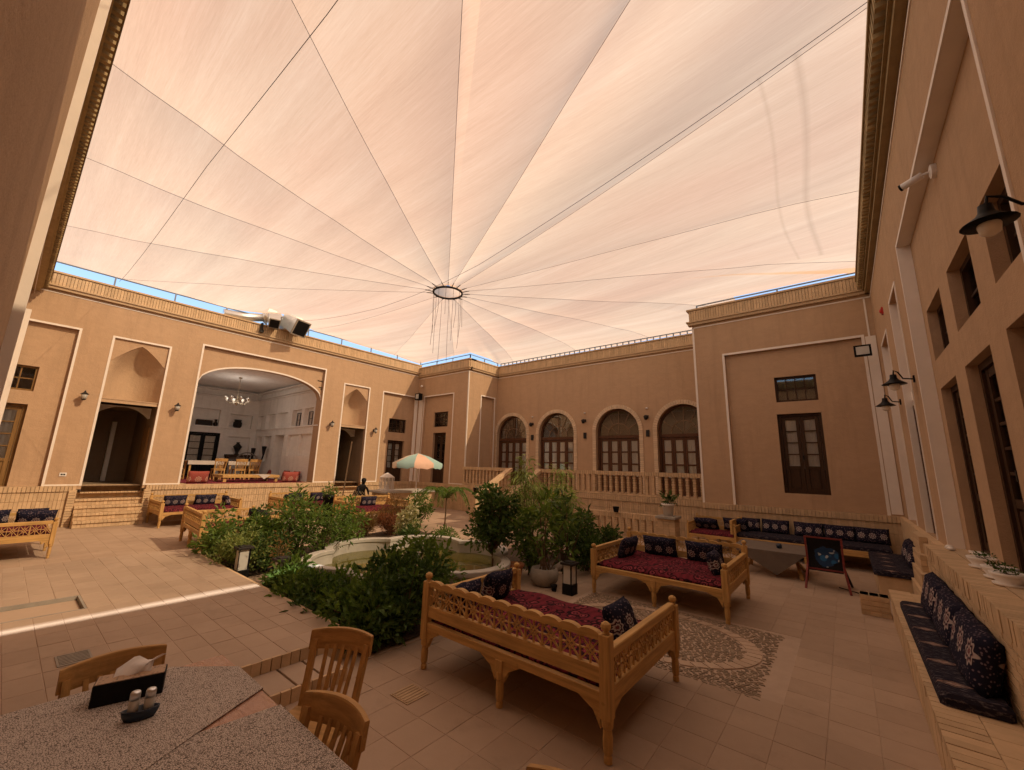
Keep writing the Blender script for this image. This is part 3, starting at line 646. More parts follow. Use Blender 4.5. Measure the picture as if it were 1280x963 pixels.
for a,b in((1.30,1.535),(2.995,3.20),(8.95,9.165),(10.565,10.75)):
    q=MB(); q.box(TI(a,0,-1.2),TI(b,ZP-.115,-.002)); q.build('stair_cheek',mt['mortar'],iw)
for a,b in((1.3,3.2),(8.95,10.75)):
    q=MB(); q.box(TI(a,0,-3.3),TI(b,ZP-.02,-1.2)); q.build('corridor_base',mt['mortar'],iw)
steps(iw,TI,1.53,3.00,6,ZP,-.40,.21); steps(iw,TI,9.16,10.57,6,ZP,-.40,.21)
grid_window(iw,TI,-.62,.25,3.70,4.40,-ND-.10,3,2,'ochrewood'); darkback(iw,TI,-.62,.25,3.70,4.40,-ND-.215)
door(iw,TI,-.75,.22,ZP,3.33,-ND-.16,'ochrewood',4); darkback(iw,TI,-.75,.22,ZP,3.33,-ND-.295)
grid_window(iw,TI,11.80,12.82,3.52,4.20,-ND-.10,4,3,'darkwood'); darkback(iw,TI,11.80,12.82,3.52,4.20,-ND-.215)
door(iw,TI,11.82,12.80,ZP,3.12,-ND-.16,'darkwood',4); darkback(iw,TI,11.82,12.80,ZP,3.12,-ND-.295)
q=MB(); tbox(q,TI,1.11,1.25,1.39,1.49,0,.02); q.build('socket_plate',mt['whitepaint'],iw); q=MB(); tbox(q,TI,1.135,1.175,1.42,1.46,.02,.024); tbox(q,TI,1.185,1.225,1.42,1.46,.02,.024); q.build('socket_hole',mt['iron'],iw)
# hall behind the big arch
XB=-24.3; q=MB()
TBk=lambda u,z,d:(XB+d,u,z); TSd=lambda u,z,d:(u,8.30-d,z); TSl=lambda u,z,d:(u,3.85+d,z)
nb_=[(4.6,5.05,3.58,4.40,.22,1),(5.25,6.58,3.58,4.42,.22,1),(7.02,8.06,3.58,4.27,.22,1),(7.05,8.08,2.26,3.12,.12,1),(5.35,6.72,ZP,3.25,.10,1)]
panel(q,TBk,3.8,8.32,ZP,5.75,0,nb_)
ns_=[(-24.25,-23.5,3.56,4.26,.18,1),(-23.2,-22.1,3.56,4.29,.18,1),(-21.9,-20.65,3.56,4.29,.18,1),(-20.1,-19.15,3.56,4.33,.18,1),(-18.9,-17.98,3.56,4.34,.18,1),(-23.9,-23.3,2.2,3.18,.15,1),(-23.07,-22.15,1.9,3.18,.15,1),(-21.77,-20.69,ZP,3.2,.5,1),(-20.26,-19.14,2.22,3.18,.12,1),(-19.05,-17.93,2.22,3.18,.12,1)]
panel(q,TSd,XB,-17.40,ZP,5.75,0,ns_); panel(q,TSl,XB,-17.40,ZP,5.75,0,[])
q.build('hall_wall',mt['roomwhite'],iw)
q=MB(); q.box((XB-.2,3.6,5.55),(-17.45,8.55,5.75)); 
for k,(zz,dd) in enumerate(((5.05,.10),(5.12,.18),(5.40,.26))):
    tbox(q,TBk,3.86,8.28,zz,zz+.045,.0,dd); tbox(q,TSd,XB+dd+.001,-17.42,zz,zz+.045,.0,dd)
for k in range(8):
    f=k/7; 
q.build('hall_ceiling',mt['roomwhite'],iw)
q=MB(); tbox(q,TBk,3.86,8.28,3.50,3.56,0,.06); tbox(q,TSd,XB+.07,-17.42,3.49,3.54,0,.05); q.build('hall_shelf',mt['roomwhite'],iw)
q=MB(); q.box((XB,3.85,ZP-.1),(-17.2,8.30,ZP+.006)); q.build('hall_floor',mt['brick'],iw)
door(iw,TBk,5.36,6.71,ZP,3.24,-.03,'black',4)
# roof slab
q=MB(); q.box((-24.6,-.6,ZR-.2),(-17.35,13.4,ZR+.09)); q.build('roof_slab',mt['mortar'],iw)

# ================================================================ corner block (Y=13.4 and X=-13.57)
cb=thing('corner_block','projecting adobe corner block with a narrow door and a small barred window','building',(-15.4,13.4,0))
m=MB(); B1=(-16.78,-14.59,ZP,5.43)
panel(m,TB,-17.3,-13.57,ZP-.1,ZW+.1,0,[(B1[0],B1[1],ZP,B1[3],ND)]); panel(m,TB,B1[0],B1[1],ZP,B1[3],-ND,[(-16.08,-15.03,3.85,4.60,.22),(-16.06,-15.12,ZP,3.56,.30)])
S1=(14.33,15.28,ZP,5.36); panel(m,TS,13.4,15.52,ZP-.1,ZW+.1,0,[(S1[0],S1[1],ZP,S1[3],.14,1)]); m.build('wall',mt['plaster'],cb)
q=MB(); frame(q,TB,B1[0],B1[1],ZP,B1[3],w_,0,.012); frame(q,TS,S1[0],S1[1],ZP,S1[3],w_,0,.012); tbox(q,TB,-13.61,-13.558,ZP,ZW,0,.012); tbox(q,TS,13.388,13.44,ZP,ZW,0,.013); tbox(q,TB,-17.28,-16.84,ZP+.005,ZP+.045,0,.014); tbox(q,TB,-14.53,-13.62,ZP+.005,ZP+.045,0,.014); q.build('white_trim',mt['trim'],cb)
q=MB(); tbox(q,TB,-17.2,-16.9,ZP+.05,5.30,0,.016); q.build('white_pilaster',mt['trim'],cb)
cornice(cb,TB,-17.3,-13.57,(0,1)); cornice(cb,TS,13.4,15.5)
plinth(cb,TB,-17.3,-13.57)
grid_window(cb,TB,-16.08,-15.03,3.85,4.60,-ND-.10,4,3,'darkwood'); darkback(cb,TB,-16.08,-15.03,3.85,4.60,-ND-.215)
door(cb,TB,-16.06,-15.12,ZP,3.56,-ND-.16,'darkwood',4); darkback(cb,TB,-16.06,-15.12,ZP,3.56,-ND-.295)
q=MB(); q.box((-19.5,13.45,ZR-.35),(-13.62,19,ZR-.06)); q.build('roof_slab',mt['mortar'],cb)

# ================================================================ arcade wall (Y=15.5) with its terrace
aw=thing('arcade_building','recessed adobe wall with four round arched windows above a brick terrace','building',(-8.5,15.5,0))
AC=[-12.56,-9.99,-7.06,-4.49]; AR=.94; AZ=3.51
m=MB(); holes=[(c-AR,c+AR,ZP,AZ+AR,.32) for c in AC]
holes[0]=(AC[0]-AR,AC[0]+AR,ZP,AZ+AR,.32)
panel(m,TA,-13.6,-3.0,ZP-.2,ZW+.1,0,holes)
for c in AC: arch_infill(m,TA,c-AR,c+AR,AZ+AR,lambda u,c=c:AZ+math.sqrt(max(0,AR*AR-(u-c)**2)),-.32,0,32)
m.build('wall',mt['plaster'],aw)
q=MB()
for c in AC:                        # brick archivolts
    n=34
    for i in range(n):
        a0=math.pi*i/n+.008; a1=math.pi*(i+1)/n-.008
        q.prism([(c+k*math.cos(a),AZ+k*math.sin(a)) for k,a in((AR-.01,a0),(AR+.15,a0),(AR+.15,a1),(AR-.01,a1))],TA,-.02,.035+rng.uniform(-.003,.003),rng.random())
    for s in(-1,1):
        a,b=sorted((c+s*(AR-.01),c+s*(AR+.15)))
        if a<-13.57: a=-13.565
        if b-a>.03: bricks(q,TA,a,b,ZP,AZ-.005,.2,.072,-.02,.03)
q.build('archivolt_brick',mt['archbrick'],aw,kind='stuff')
for c in AC:
    d=-.20; m=MB(); r0=AR-.01; zt=3.30
    n=28; P=[(c+r0*math.cos(math.pi*i/n),AZ+r0*math.sin(math.pi*i/n)) for i in range(n+1)]; Q=[(c+(r0-.075)*math.cos(math.pi*i/n),AZ+(r0-.075)*math.sin(math.pi*i/n)) for i in range(n+1)]
    for i in range(n): m.prism([P[i],P[i+1],Q[i+1],Q[i]],TA,d-.05,d+.03)
    tbox(m,TA,c-r0,c-r0+.075,ZP,AZ,d-.05,d+.03); tbox(m,TA,c+r0-.075,c+r0,ZP,AZ,d-.05,d+.03); tbox(m,TA,c-r0+.075,c+r0-.075,zt-.06,zt+.06,d-.05,d+.04)
    W=m.build('arched_window',mt['midwood'],aw); m=MB()
    for rr in(.46,):                # fan tracery
        for i in range(18):
            a0=math.pi*i/18; a1=math.pi*(i+1)/18; m.prism([(c+k*math.cos(a),zt+.06+k*math.sin(a)*1.02) for k,a in((rr,a0),(rr+.035,a0),(rr+.035,a1),(rr,a1))],TA,d-.03,d+.01)
    for a in(30,60,90,120,150):
        a=R(a); L=.99; m.bar(TA(c+.48*math.cos(a),zt+.06+.48*math.sin(a),d-.01),TA(c+L*math.cos(a)*.92,zt+.06+L*math.sin(a)*1.05,d-.01),.03,.03)
    m.bar(TA(c,zt+.06,d-.01),TA(c,zt+.55,d-.01),.03,.03)
    for a in(45,135): a=R(a); m.bar(TA(c+.1*math.cos(a),zt+.06+.1*math.sin(a),d-.01),TA(c+.46*math.cos(a),zt+.06+.46*math.sin(a),d-.01),.022,.022)
    m.bar(TA(c-.12,zt+.06,d-.01),TA(c-.1,zt+.18,d-.01),.02,.02)
    m.build('tracery',mt['tracery'],W)
    g=MB(); g.prism([(c-AR+.09,zt+.05)]+[(c-(r0-.07)*math.cos(math.pi*i/16),AZ+(r0-.07)*math.sin(math.pi*i/16)) for i in range(17)]+[(c+AR-.09,zt+.05)],TA,d-.018,d-.010); g.build('fan_pane',mt['glass'],W)
    x0,x1=c-r0+.085,c+r0-.085; lw=(x1-x0)/4
    for k in range(4):
        a,b=x0+k*lw+.006,x0+(k+1)*lw-.006; s=.075; m=MB(); z0,z1=ZP+.02,zt-.07
        tbox(m,TA,a,a+s,z0,z1,d-.045,d); tbox(m,TA,b-s,b,z0,z1,d-.045,d)
        zz=[z0,z0+.55]+[z0+.62+(z1-z0-.62)*i/3 for i in range(1,4)]
        tbox(m,TA,a+s,b-s,z0,z0+.1,d-.045,d-.002); tbox(m,TA,a+s,b-s,z0+.5,z0+.60,d-.045,d-.002)
        hh=(z1-.07-(z0+.60))/3
        for i in range(1,4): tbox(m,TA,a+s,b-s,z0+.60+i*hh-.03,z0+.60+i*hh+(.03 if i<3 else .07),d-.045,d-.003)
        tbox(m,TA,a+s,b-s,z0+.1,z0+.5,d-.04,d-.025)
        L=m.build('casement',mt['midwood'],W)
        for i in range(3): pane_mesh(TA,a+s-.004,b-s+.004,z0+.60+i*hh+(.03 if i else 0),z0+.60+(i+1)*hh-.03,d-.02).build('pane',mt['glass'],W)
    curtain(W,TA,c-r0+.08,c+r0-.08,ZP+.55,zt-.06,d-.058)
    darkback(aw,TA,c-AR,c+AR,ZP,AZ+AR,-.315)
cornice(aw,TA,-13.57,-3.2)
q=MB(); q.box((-13.6,15.55,ZR-.35),(-3.3,19,ZR-.06)); q.build('roof_slab',mt['mortar'],aw)
# terrace
te=thing('brick_terrace','raised buff brick terrace with balustrades and a central flight of stairs','terrace',(-8.5,13.3,0))
TT_=lambda u,z,d:(u,13.3-d,z)
q=MB(); q.box((-13.57,13.3,0),(-3.33,15.5,ZP-.02)); q.build('terrace_base',mt['mortar'],te)
SX0,SX1=-10.85,-9.35
for a,b in((-13.57,SX0),(SX1,-3.33)):
    q=MB()
    for k in range(4): bricks(q,TT_,a,b,k*.24,(k+1)*.24,.078,.24,.0,.02)
    q.build('face_brick',mt['brick'],te,kind='stuff'); q=MB(); bricks(q,TT_,a,b,.965,ZP+.03,.078,.16,-.12,.05); q.build('ledge_brick',mt['brick'],te,kind='stuff')
    q=MB(); bricks(q,TT_,a,b,1.80,1.94,.078,.16,-.16,.03); q.build('rail_coping_brick',mt['brick'],te,kind='stuff')
    q=MB(); bricks(q,TT_,a,b,ZP+.03,ZP+.10,.20,.07,-.14,.01); q.build('rail_foot_brick',mt['brick'],te,kind='stuff')
    n=round((b-a)/.215); base=None
    for i in range(n+1):
        u=a+.06+(b-a-.12)*i/n
        if base is None:
            q=MB()
            for k in range(9): bricks(q,lambda u,z,d:(u,-d,z),-.05+.006*(k%2),.05-.006*(k%2),k*.0775,(k+1)*.0775,.2,.08,-.07,.055)
            base=q.build('baluster',mt['brick'],te,local=True); base.location=Vector((u,13.36,ZP+.10))-te.location
        else: inst(base,'baluster',(u,13.36,ZP+.10),te)
# stairs with sloping side rails, falling to -Y
TST=lambda u,z,d:(u,13.3-d,z)
steps(te,TST,SX0+.18,SX1-.18,6,ZP,.33,.33)
for u in(SX0,SX1):
    q=MB(); y0,z0=13.36,1.94; y1,z1=11.50,1.02
    f=lambda a,b,d:(u+d,a,b)
    q.prism([(y0,z0-.13),(y0,z0),(y1,z1),(y1,z1-.13)],f,-.13,.13); q.build('sloping_coping',mt['brick'],te)
    q=MB(); q.prism([(13.3,0),(13.3,ZP+.08),(11.5,.20),(11.5,0)],f,-.10,.10); q.build('stair_cheek',mt['brick'],te)
    for i in range(8):
        y=13.2-.215*i; zb=.20+(ZP-.12)*(y-11.5)/1.8; ztp=z1+(z0-z1)*(y-y1)/(y0-y1)-.12
        q=MB(); n=max(3,int((ztp-zb)/.08))
        for k in range(n): bricks(q,lambda uu,z,d:(u+uu,y-d,z),-.07,.07,zb+(ztp-zb)*k/n,zb+(ztp-zb)*(k+1)/n,.3,.08,-.05,.05)
        q.build('baluster',mt['brick'],te)
    q=MB(); 
    for k in range(13): bricks(q,lambda uu,z,d:(u+uu,11.36-d,z),-.16,.16,k*.072,(k+1)*.072,.16,.072,-.16,.16,stag=True)
    q.box((u-.15,11.21,0),(u+.15,11.51,.93)); q.build('newel_pier',mt['brick'],te)
    q=MB(); bricks(q,lambda uu,z,d:(u+uu,11.36-d,z),-.19,.19,.936,1.0,.09,.07,-.19,.19); q.build('newel_cap',mt['brick'],te)
# low openwork wall in front with its end pier
lw=thing('low_openwork_wall','low brick openwork wall with upright slots and a stout end pier','wall',(-5.6,12.2,0)); TL=lambda u,z,d:(u,12.2-d,z)
q=MB(); bricks(q,TL,-8.3,-4.25,0,.14,.2,.07,-.12,.0,stag=True); bricks(q,TL,-8.3,-4.25,.55,.71,.078,.16,-.16,.03); q.build('wall_brick',mt['brick'],lw,kind='stuff')
base=None
for i in range(19):
    u=-8.25+i*.215
    if base is None:
        q=MB()
        for k in range(6): bricks(q,lambda u,z,d:(u,-d,z),-.06,.06,k*.068,(k+1)*.068,.2,.07,-.1,.0)
        base=q.build('baluster',mt['brick'],lw,local=True); base.location=Vector((u,12.2,.14))-lw.location
    else: inst(base,'baluster',(u,12.2,.14),lw)
for uu in(-4.02,-7.9):
    q=MB()
    for k in range(10): bricks(q,lambda u,z,d:(u+uu,12.1-d,z),-.24,.24,k*.068,(k+1)*.068,.16,.07,-.2,.24,stag=True)
    q.box((uu-.23,11.88,0),(uu+.23,12.28,.68)); q.build('pier',mt['brick'],lw); q=MB(); q.bbox((uu-.28,11.80,.685),(uu+.28,12.36,.75),.015); q.build('pier_cap',mt['stone'],lw)

# ================================================================ back right block (Y=13.1)
rb=thing('end_block','adobe end block with one dark double door under a small barred window','building',(-1.2,13.1,0))
m=MB(); RB=(-2.47,.66,ZP,5.43)
panel(m,TR,-3.33,1.2,ZP-.1,ZW+.1,0,[(RB[0],RB[1],ZP,RB[3],.10)]); panel(m,TR,RB[0],RB[1],ZP,RB[3],-.10,[(-1.29,-.35,3.93,4.63,.22),(-1.31,-.33,1.50,3.60,.26)])
m.face([(-3.33,13.1,0),(-3.33,19,0),(-3.33,19,ZR),(-3.33,13.1,ZR)]); m.build('wall',mt['plaster'],rb)
q=MB(); frame(q,TR,RB[0],RB[1],ZP,RB[3],.06,0,.012); tbox(q,TR,-3.335,-3.28,ZP,ZW,0,.012); tbox(q,TR,.80,.835,5.43,ZW,0,.012); q.build('white_trim',mt['trim'],rb)
q=MB(); tbox(q,TR,.735,.93,ZP+.03,5.43,0,.014); q.build('white_pilaster',mt['trim'],rb)
cornice(rb,TR,-3.33,.95,(1,0)); plinth(rb,TR,-3.33,.95)
grid_window(rb,TR,-1.29,-.35,3.93,4.63,-.20,4,2,'darkwood'); darkback(rb,TR,-1.29,-.35,3.93,4.63,-.315)
door(rb,TR,-1.31,-.33,1.50,3.60,-.22,'darkwood',4); darkback(rb,TR,-1.31,-.33,1.50,3.60,-.355)
q=MB(); q.box((-3.30,13.15,ZR-.35),(3,19,ZR-.06)); q.build('roof_slab',mt['mortar'],rb)

# ================================================================ right wall (X=.95, faces -X)
rw=thing('right_building','tall adobe wall with deep set windows in a broad white edged niche','building',(.95,6.5,0))
m=MB(); q_=.14; NA=(3.55,7.87,ZP,5.36)
WN=[(6.64,7.60),(5.21,6.17),(3.78,4.74)]
N3=(8.75,9.75,ZP,5.1); N4=(10.9,12.2,ZP,4.9)
panel(m,TW,-.14,13.10,ZP-.1,ZW+.1,0,[(NA[0],NA[1],ZP,NA[3],q_),(N3[0],N3[1],ZP,N3[3],.14,1),(N4[0],N4[1],ZP,N4[3],.14,1)])
hs=[]
for a,b in WN: hs+=[(a,b,3.53,4.22,.22),(a,b,ZP,3.15,.22)]
panel(m,TW,NA[0],NA[1],ZP,NA[3],-q_,hs); m.build('wall',mt['plaster'],rw)
q=MB(); frame(q,TW,NA[0],NA[1],ZP,NA[3],.05,0,.012); frame(q,TW,N3[0],N3[1],ZP,N3[3],.05,0,.012); frame(q,TW,N4[0],N4[1],ZP,N4[3],.05,0,.012); q.build('white_trim',mt['trim'],rw)
q=MB(); tbox(q,TW,NA[0],NA[1]-.004,NA[3]-.003,NA[3]-.002,-q_+.001,0); q.build('white_soffit',mt['trim'],rw)
for nn,dd in((NA,q_-.001),(N3,.139),(N4,.139)): q=MB(); tbox(q,TW,nn[1]-.003,nn[1]-.002,ZP,nn[3],-dd,0); q.build('white_reveal',mt['trim'],rw)
cornice(rw,TW,-.14,13.1,dentils=True,mat='dark_brick')
for a,b in WN:
    grid_window(rw,TW,a,b,3.53,4.22,-q_-.13,2,2,'darkwood'); darkback(rw,TW,a,b,3.53,4.22,-q_-.219)
    door(rw,TW,a,b,ZP+.02,3.15,-q_-.12,'darkwood',5,False); darkback(rw,TW,a,b,ZP,3.15,-q_-.219)
    q=MB(); tbox(q,TW,a,b,ZP,ZP+.025,-q_-.20,-q_+.02); q.build('sill',mt['trim'],rw)
door(rw,TW,9.0,9.7,ZP,3.2,-.10,'midwood',4); 
q=MB(); tbox(q,TW,9.0,9.75,3.3,3.45,-.139,-.08); q.build('lintel',mt['trim'],rw)
# plinth ledge in front (X .74) with its brick edge
TP=lambda u,z,d:(.74-d,u,z)
q=MB(); q.box((.755,-.14,0),(1.5,8.12,ZP-.01)); q.build('plinth',mt['mortar'],rw)
q=MB(); bricks(q,TP,1.6,8.12,ZP-.16,ZP,.075,.16,-.20,.01); q.build('ledge_brick',mt['brick'],rw,kind='stuff')
q=MB()
for k in range(5): bricks(q,TP,1.6,8.12,.30+k*.132,.30+(k+1)*.132,.21,.07,-.02,-.004,stag=True)
q.build('plinth_brick',mt['brick'],rw,kind='stuff')
q=MB(); q.box((.945,-.14,ZP-.005),(1.45,8.12,ZP+.002)); q.build('ledge_top',mt['mortar'],rw)
q=MB(); q.box((.86,8.12,0),(1.5,13.05,ZP-.01)); q.build('far_plinth',mt['brick'],rw)
for k in range(4):      # brick steps climbing to the passage
    q=MB(); z1=ZP-k*.235; y_=8.95-.22*k; x_=.76-.035*k; q.box((x_+.004,y_+.01,0),(.859,9.6,z1-.01)); bricks(q,lambda u,z,d:(u,y_-d,z),x_,.858,max(0,z1-.235),z1,.12,.078,-.9,.0,stag=True); q.build('passage_step',mt['brick'],rw)
q=MB(); q.box((1.1,-.14,ZR-.35),(4,13.1,ZR-.06)); q.build('roof_slab',mt['mortar'],rw)
# long masonry bench along it
be=thing('masonry_bench','long brick bench built along the tall windowed wall','bench',(.53,5,0)); TBn=lambda u,z,d:(.32-d,u,z)
q=MB(); q.box((.33,1.2,0),(.75,8.33,.395)); q.build('bench_core',mt['mortar'],be)
edge_course(be,TBn,1.2,8.33,.335,.412,-.215,.012,.088,'edge_brick')
edge_course(be,TBn,1.2,8.33,0,.325,-.012,.004,.22,'face_slab')
tt=tile_shape(.2,.21); tb=None
for k in range(33):
    p=(.638,1.32+k*.2145,.408)
    if tb is None: tb=tt.build('seat_tile',mt['brick'],be,local=True); tb.location=Vector(p)-be.location
    else: inst(tb,'seat_tile',p,be)
q=MB()
for k in range(4): bricks(q,lambda u,z,d:(u,8.36-d,z),-.03,.31,k*.07,(k+1)*.07,.115,.07,-.25,.0,stag=True)
q.box((-.02,8.37,0),(.30,8.60,.275)); tag(q.build('brick_step',mt['brick'],None),'single block of brick forming a step at the end of the masonry bench','step')

# ================================================================ near wall (Y=-.35) beside the camera
nw=thing('near_building','adobe wall with a toothed brick cornice running past the dining table','building',(-9,-.35,0))
m=MB(); panel(m,TN,-17.3,-3.8,-.02,ZW+.1,0,[]); panel(m,TNA,-3.8,1.6,-.02,ZW+.1,0,[]); m.face([(-3.8,-.36,0),(-3.8,-.11,0),(-3.8,-.11,ZW+.1),(-3.8,-.36,ZW+.1)]); m.build('wall',mt['plaster'],nw)
q=MB(); q.box((-3.83,-.16,0),(-3.795,-.060,ZW)); q.build('white_edge',mt['trim'],nw)
q=MB(); q.box((-17.28,-.348,0),(-17.05,-.16,5.9)); q.build('corner_pilaster',mt['trim'],nw)
TNC=lambda u,z,d:(u,-.21+d,z)
cornice(nw,TNC,-17.3,1.2,dentils=True,mat='dark_brick')
q=MB(); q.box((-17.3,-6,ZR-.35),(1.2,-.5,ZR-.06)); q.build('roof_slab',mt['mortar'],nw)
# ================================================================ shade canopy
CX,CY,CZ=-8.2,7.1,6.74; RR=.40
POLY=[(1.3,-.75),(1.3,13.75),(-2.2,13.75),(-2.2,16.1),(-13.8,16.1),(-13.8,13.65),(-17.75,13.65),(-17.75,-.75)]
def edge_z(x,y):
    if x>1.2:  # over the tall windowed wall: lifted towards the near end
        t=max(0,min(1,(9.0-y)/2.0))*max(0,min(1,(y-2.0)/.7)); return 7.28+t*.43
    if x<-17.6: return (7.68 if y<9 else 7.68-.20*(y-9)/4.6)+.42*math.exp(-((y-6.2)/1.0)**2)
    if y>15.5: return 7.36
    if y>13: return 7.52 if x>-8 else 7.50
    return 7.75
def perim(th):
    dx,dy=math.cos(th),math.sin(th); best=None
    for (x0,y0),(x1,y1) in zip(POLY,POLY[1:]+POLY[:1]):
        ex,ey=x1-x0,y1-y0; den=dx*ey-dy*ex
        if abs(den)<1e-9: continue
        t=((x0-CX)*ey-(y0-CY)*ex)/den; s=((x0-CX)*dy-(y0-CY)*dx)/den
        if t>0 and -1e-6<=s<=1+1e-6 and (best is None or t<best): best=t
    return best
ANG=[-149,-131.5,-109,-85.3,-58,-41.2,-27,-9,13.5,31.5,52,74,96,118,136,153,177]
can=thing('shade_canopy','huge peach fabric sail stretched over the whole courtyard on radial cables','canopy',(CX,CY,CZ))
def can_z(th,f,s,sw):
    x=CX+math.cos(th); rp=perim(th); ex,ey=CX+math.cos(th)*rp,CY+math.sin(th)*rp
    r=RR+(rp-RR)*f; ze=edge_z(ex,ey)
    w_=min(1.0,sw*r/4.0); sag=(.30 if -28<math.degrees(th-s*sw)<15 else .12)*w_*4*s*(1-s)*(1-f**6*.75)
    X,Y=CX+math.cos(th)*r,CY+math.sin(th)*r
    wr=.022*math.sin(Y*2.3+1.3*math.sin(X*.35))*f+.045*math.sin(X*.42+Y*1.3+.8*math.sin(Y*.7))*f*4*s*(1-s)+.012*math.sin(Y*5.1+X*.6)*f
    def base(px,py):
        ax=9.5; ay=7.85 if py<CY else 7.6
        return .78*min(1.15,((abs(px-CX)/ax)**3+(abs(py-CY)/ay)**3)**(1/3))**1.12
    zb=base(X,Y)-base(CX+math.cos(th)*RR,CY+math.sin(th)*RR); ze_b=base(ex,ey)
    return Vector((X,Y,CZ+.05+zb-sag-.10*f*(1-f)*2+wr*(1-f**8)+(ze-CZ-.05-ze_b)*f**4))
for i,a in enumerate(ANG):
    b=ANG[(i+1)%len(ANG)]; b=b+360 if b<a else b
    sw=R(b-a); ns=16; nf=34; rows=[]
    extra=[]
    ths=[R(a)+sw*k/ns for k in range(ns+1)]
    for (x,y) in POLY:      # hit the polygon corners exactly
        t=math.atan2(y-CY,x-CX)
        for t2 in(t,t+2*math.pi):
            if ths[0]+.01<t2<ths[-1]-.01: extra+= [t2-.0005,t2+.0005]
    ths=sorted(ths+extra); m=MB()
    for t in ths:
        s=(t-R(a))/sw; rows.append([can_z(t,k/nf,s,sw) for k in range(nf+1)])
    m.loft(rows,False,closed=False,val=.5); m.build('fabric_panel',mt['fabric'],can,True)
    m=MB(); m.tube([can_z(R(a),k/12,0,sw)-Vector((0,0,.018)) for k in range(13)],.0034,5); m.build('cable',mt['iron'],can)
# cloth patch over the ring
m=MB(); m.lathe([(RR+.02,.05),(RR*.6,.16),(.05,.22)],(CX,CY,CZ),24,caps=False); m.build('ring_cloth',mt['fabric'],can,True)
# straight support wires along X
def canz_xy(x,y,ridge=False):
    dx,dy=x-CX,y-CY; r=math.hypot(dx,dy); th=math.atan2(dy,dx); rp=perim(th); f=max(0,min(1,(r-RR)/(rp-RR)))
    d=math.degrees(th)
    for i,a in enumerate(ANG):
        b=ANG[(i+1)%len(ANG)]; b=b+360 if b<a else b
        for q in(d,d+360):
            if a<=q<b: return can_z(R(q),f,0 if ridge else (q-a)/(b-a),R(b-a)).z
    return CZ+.4
for pts in ([(1.1,5.40),(-.87,5.66),(-6.31,6.38),(-10.9,6.62),(-14.0,6.52),(-17.4,6.5)],[(1.1,1.55),(-4.2,1.52),(-8.4,1.43),(-17.4,1.41)]):
    P=[]
    for (x0,y0),(x1,y1) in zip(pts,pts[1:]):
        n=max(2,int(abs(x1-x0)/.6))
        for k in range(n): P.append((x0+(x1-x0)*k/n,y0+(y1-y0)*k/n))
    P.append(pts[-1]); m=MB(); m.tube([(x,y,canz_xy(x,y,True)-.17) for x,y in P],.0042,5); m.build('support_wire',mt['iron'],can)
# hub ring with hanging chains
hub=thing('hub_ring','dark iron hub ring with thin hanging chains at the centre of the sail','ring',(CX,CY,CZ))
m=MB(); n=40
m.loft([[(CX+(RR+.026*math.cos(a))*math.cos(t),CY+(RR+.026*math.cos(a))*math.sin(t),CZ+.032*math.sin(a)) for a in [2*math.pi*k/8 for k in range(8)]] for t in [2*math.pi*k/n for k in range(n+1)]],False); m.build('ring',mt['iron'],hub,True)
for k in range(12):
    t=2*math.pi*k/12+.2; L=[1.35,1.0,1.55,.9,1.9,2.0,1.7,1.2,1.6,1.1,.8,1.5][k]; x,y=CX+RR*math.cos(t),CY+RR*math.sin(t)
    m=MB(); m.tube([(x,y,CZ),(x+.02*math.sin(k),y+.01,CZ-L*.5),(x+.05*math.sin(k*2.),y+.03*math.cos(k),CZ-L)],.0045,5); m.build('chain',mt['iron'],hub)
for k,a in enumerate(ANG):
    t=R(a); m=MB(); m.bar((CX+(RR+.02)*math.cos(t),CY+(RR+.02)*math.sin(t),CZ),(CX+(RR+.22)*math.cos(t),CY+(RR+.22)*math.sin(t),CZ+.04),.014); m.build('turnbuckle',mt['iron'],hub)
# roof edge rails
def railing(name,label,pts,zs=ZR,zt=ZR+.42,step=1.6,bars=False):
    r=thing(name,label,'railing',(pts[0][0],pts[0][1],zs),None)
    m=MB(); m.tube([(x,y,zt) for x,y in pts],.022,6); m.build('rail_pipe',mt['rail'],r)
    for (x0,y0),(x1,y1) in zip(pts,pts[1:]):
        L=math.hypot(x1-x0,y1-y0); n=max(1,round(L/step))
        for k in range(n+1): 
            m=MB(); m.box((x0+(x1-x0)*k/n-.02,y0+(y1-y0)*k/n-.02,zs-.06),(x0+(x1-x0)*k/n+.02,y0+(y1-y0)*k/n+.02,zt)); m.build('rail_post',mt['rail'],r)
    return r
railing('roof_railing','thin blue grey rail on the roof edge above the arched hall',[(-17.45,-.2),(-17.45,13.5)],zs=ZR+.15,zt=ZR+.50)
railing('roof_railing','short roof rail above the projecting corner block',[(-17.4,13.55),(-13.7,13.55),(-13.7,15.6)],step=1.2,zt=ZR+.26)
railing('roof_railing','low close posted roof rail above the four arched windows',[(-13.6,15.75),(-3.4,15.75)],step=.26,zt=ZR+.24)
railing('roof_railing','roof rail above the end block with the single dark door',[(-3.2,13.3),(1.2,13.3)],step=2.1,zt=ZR+.19)
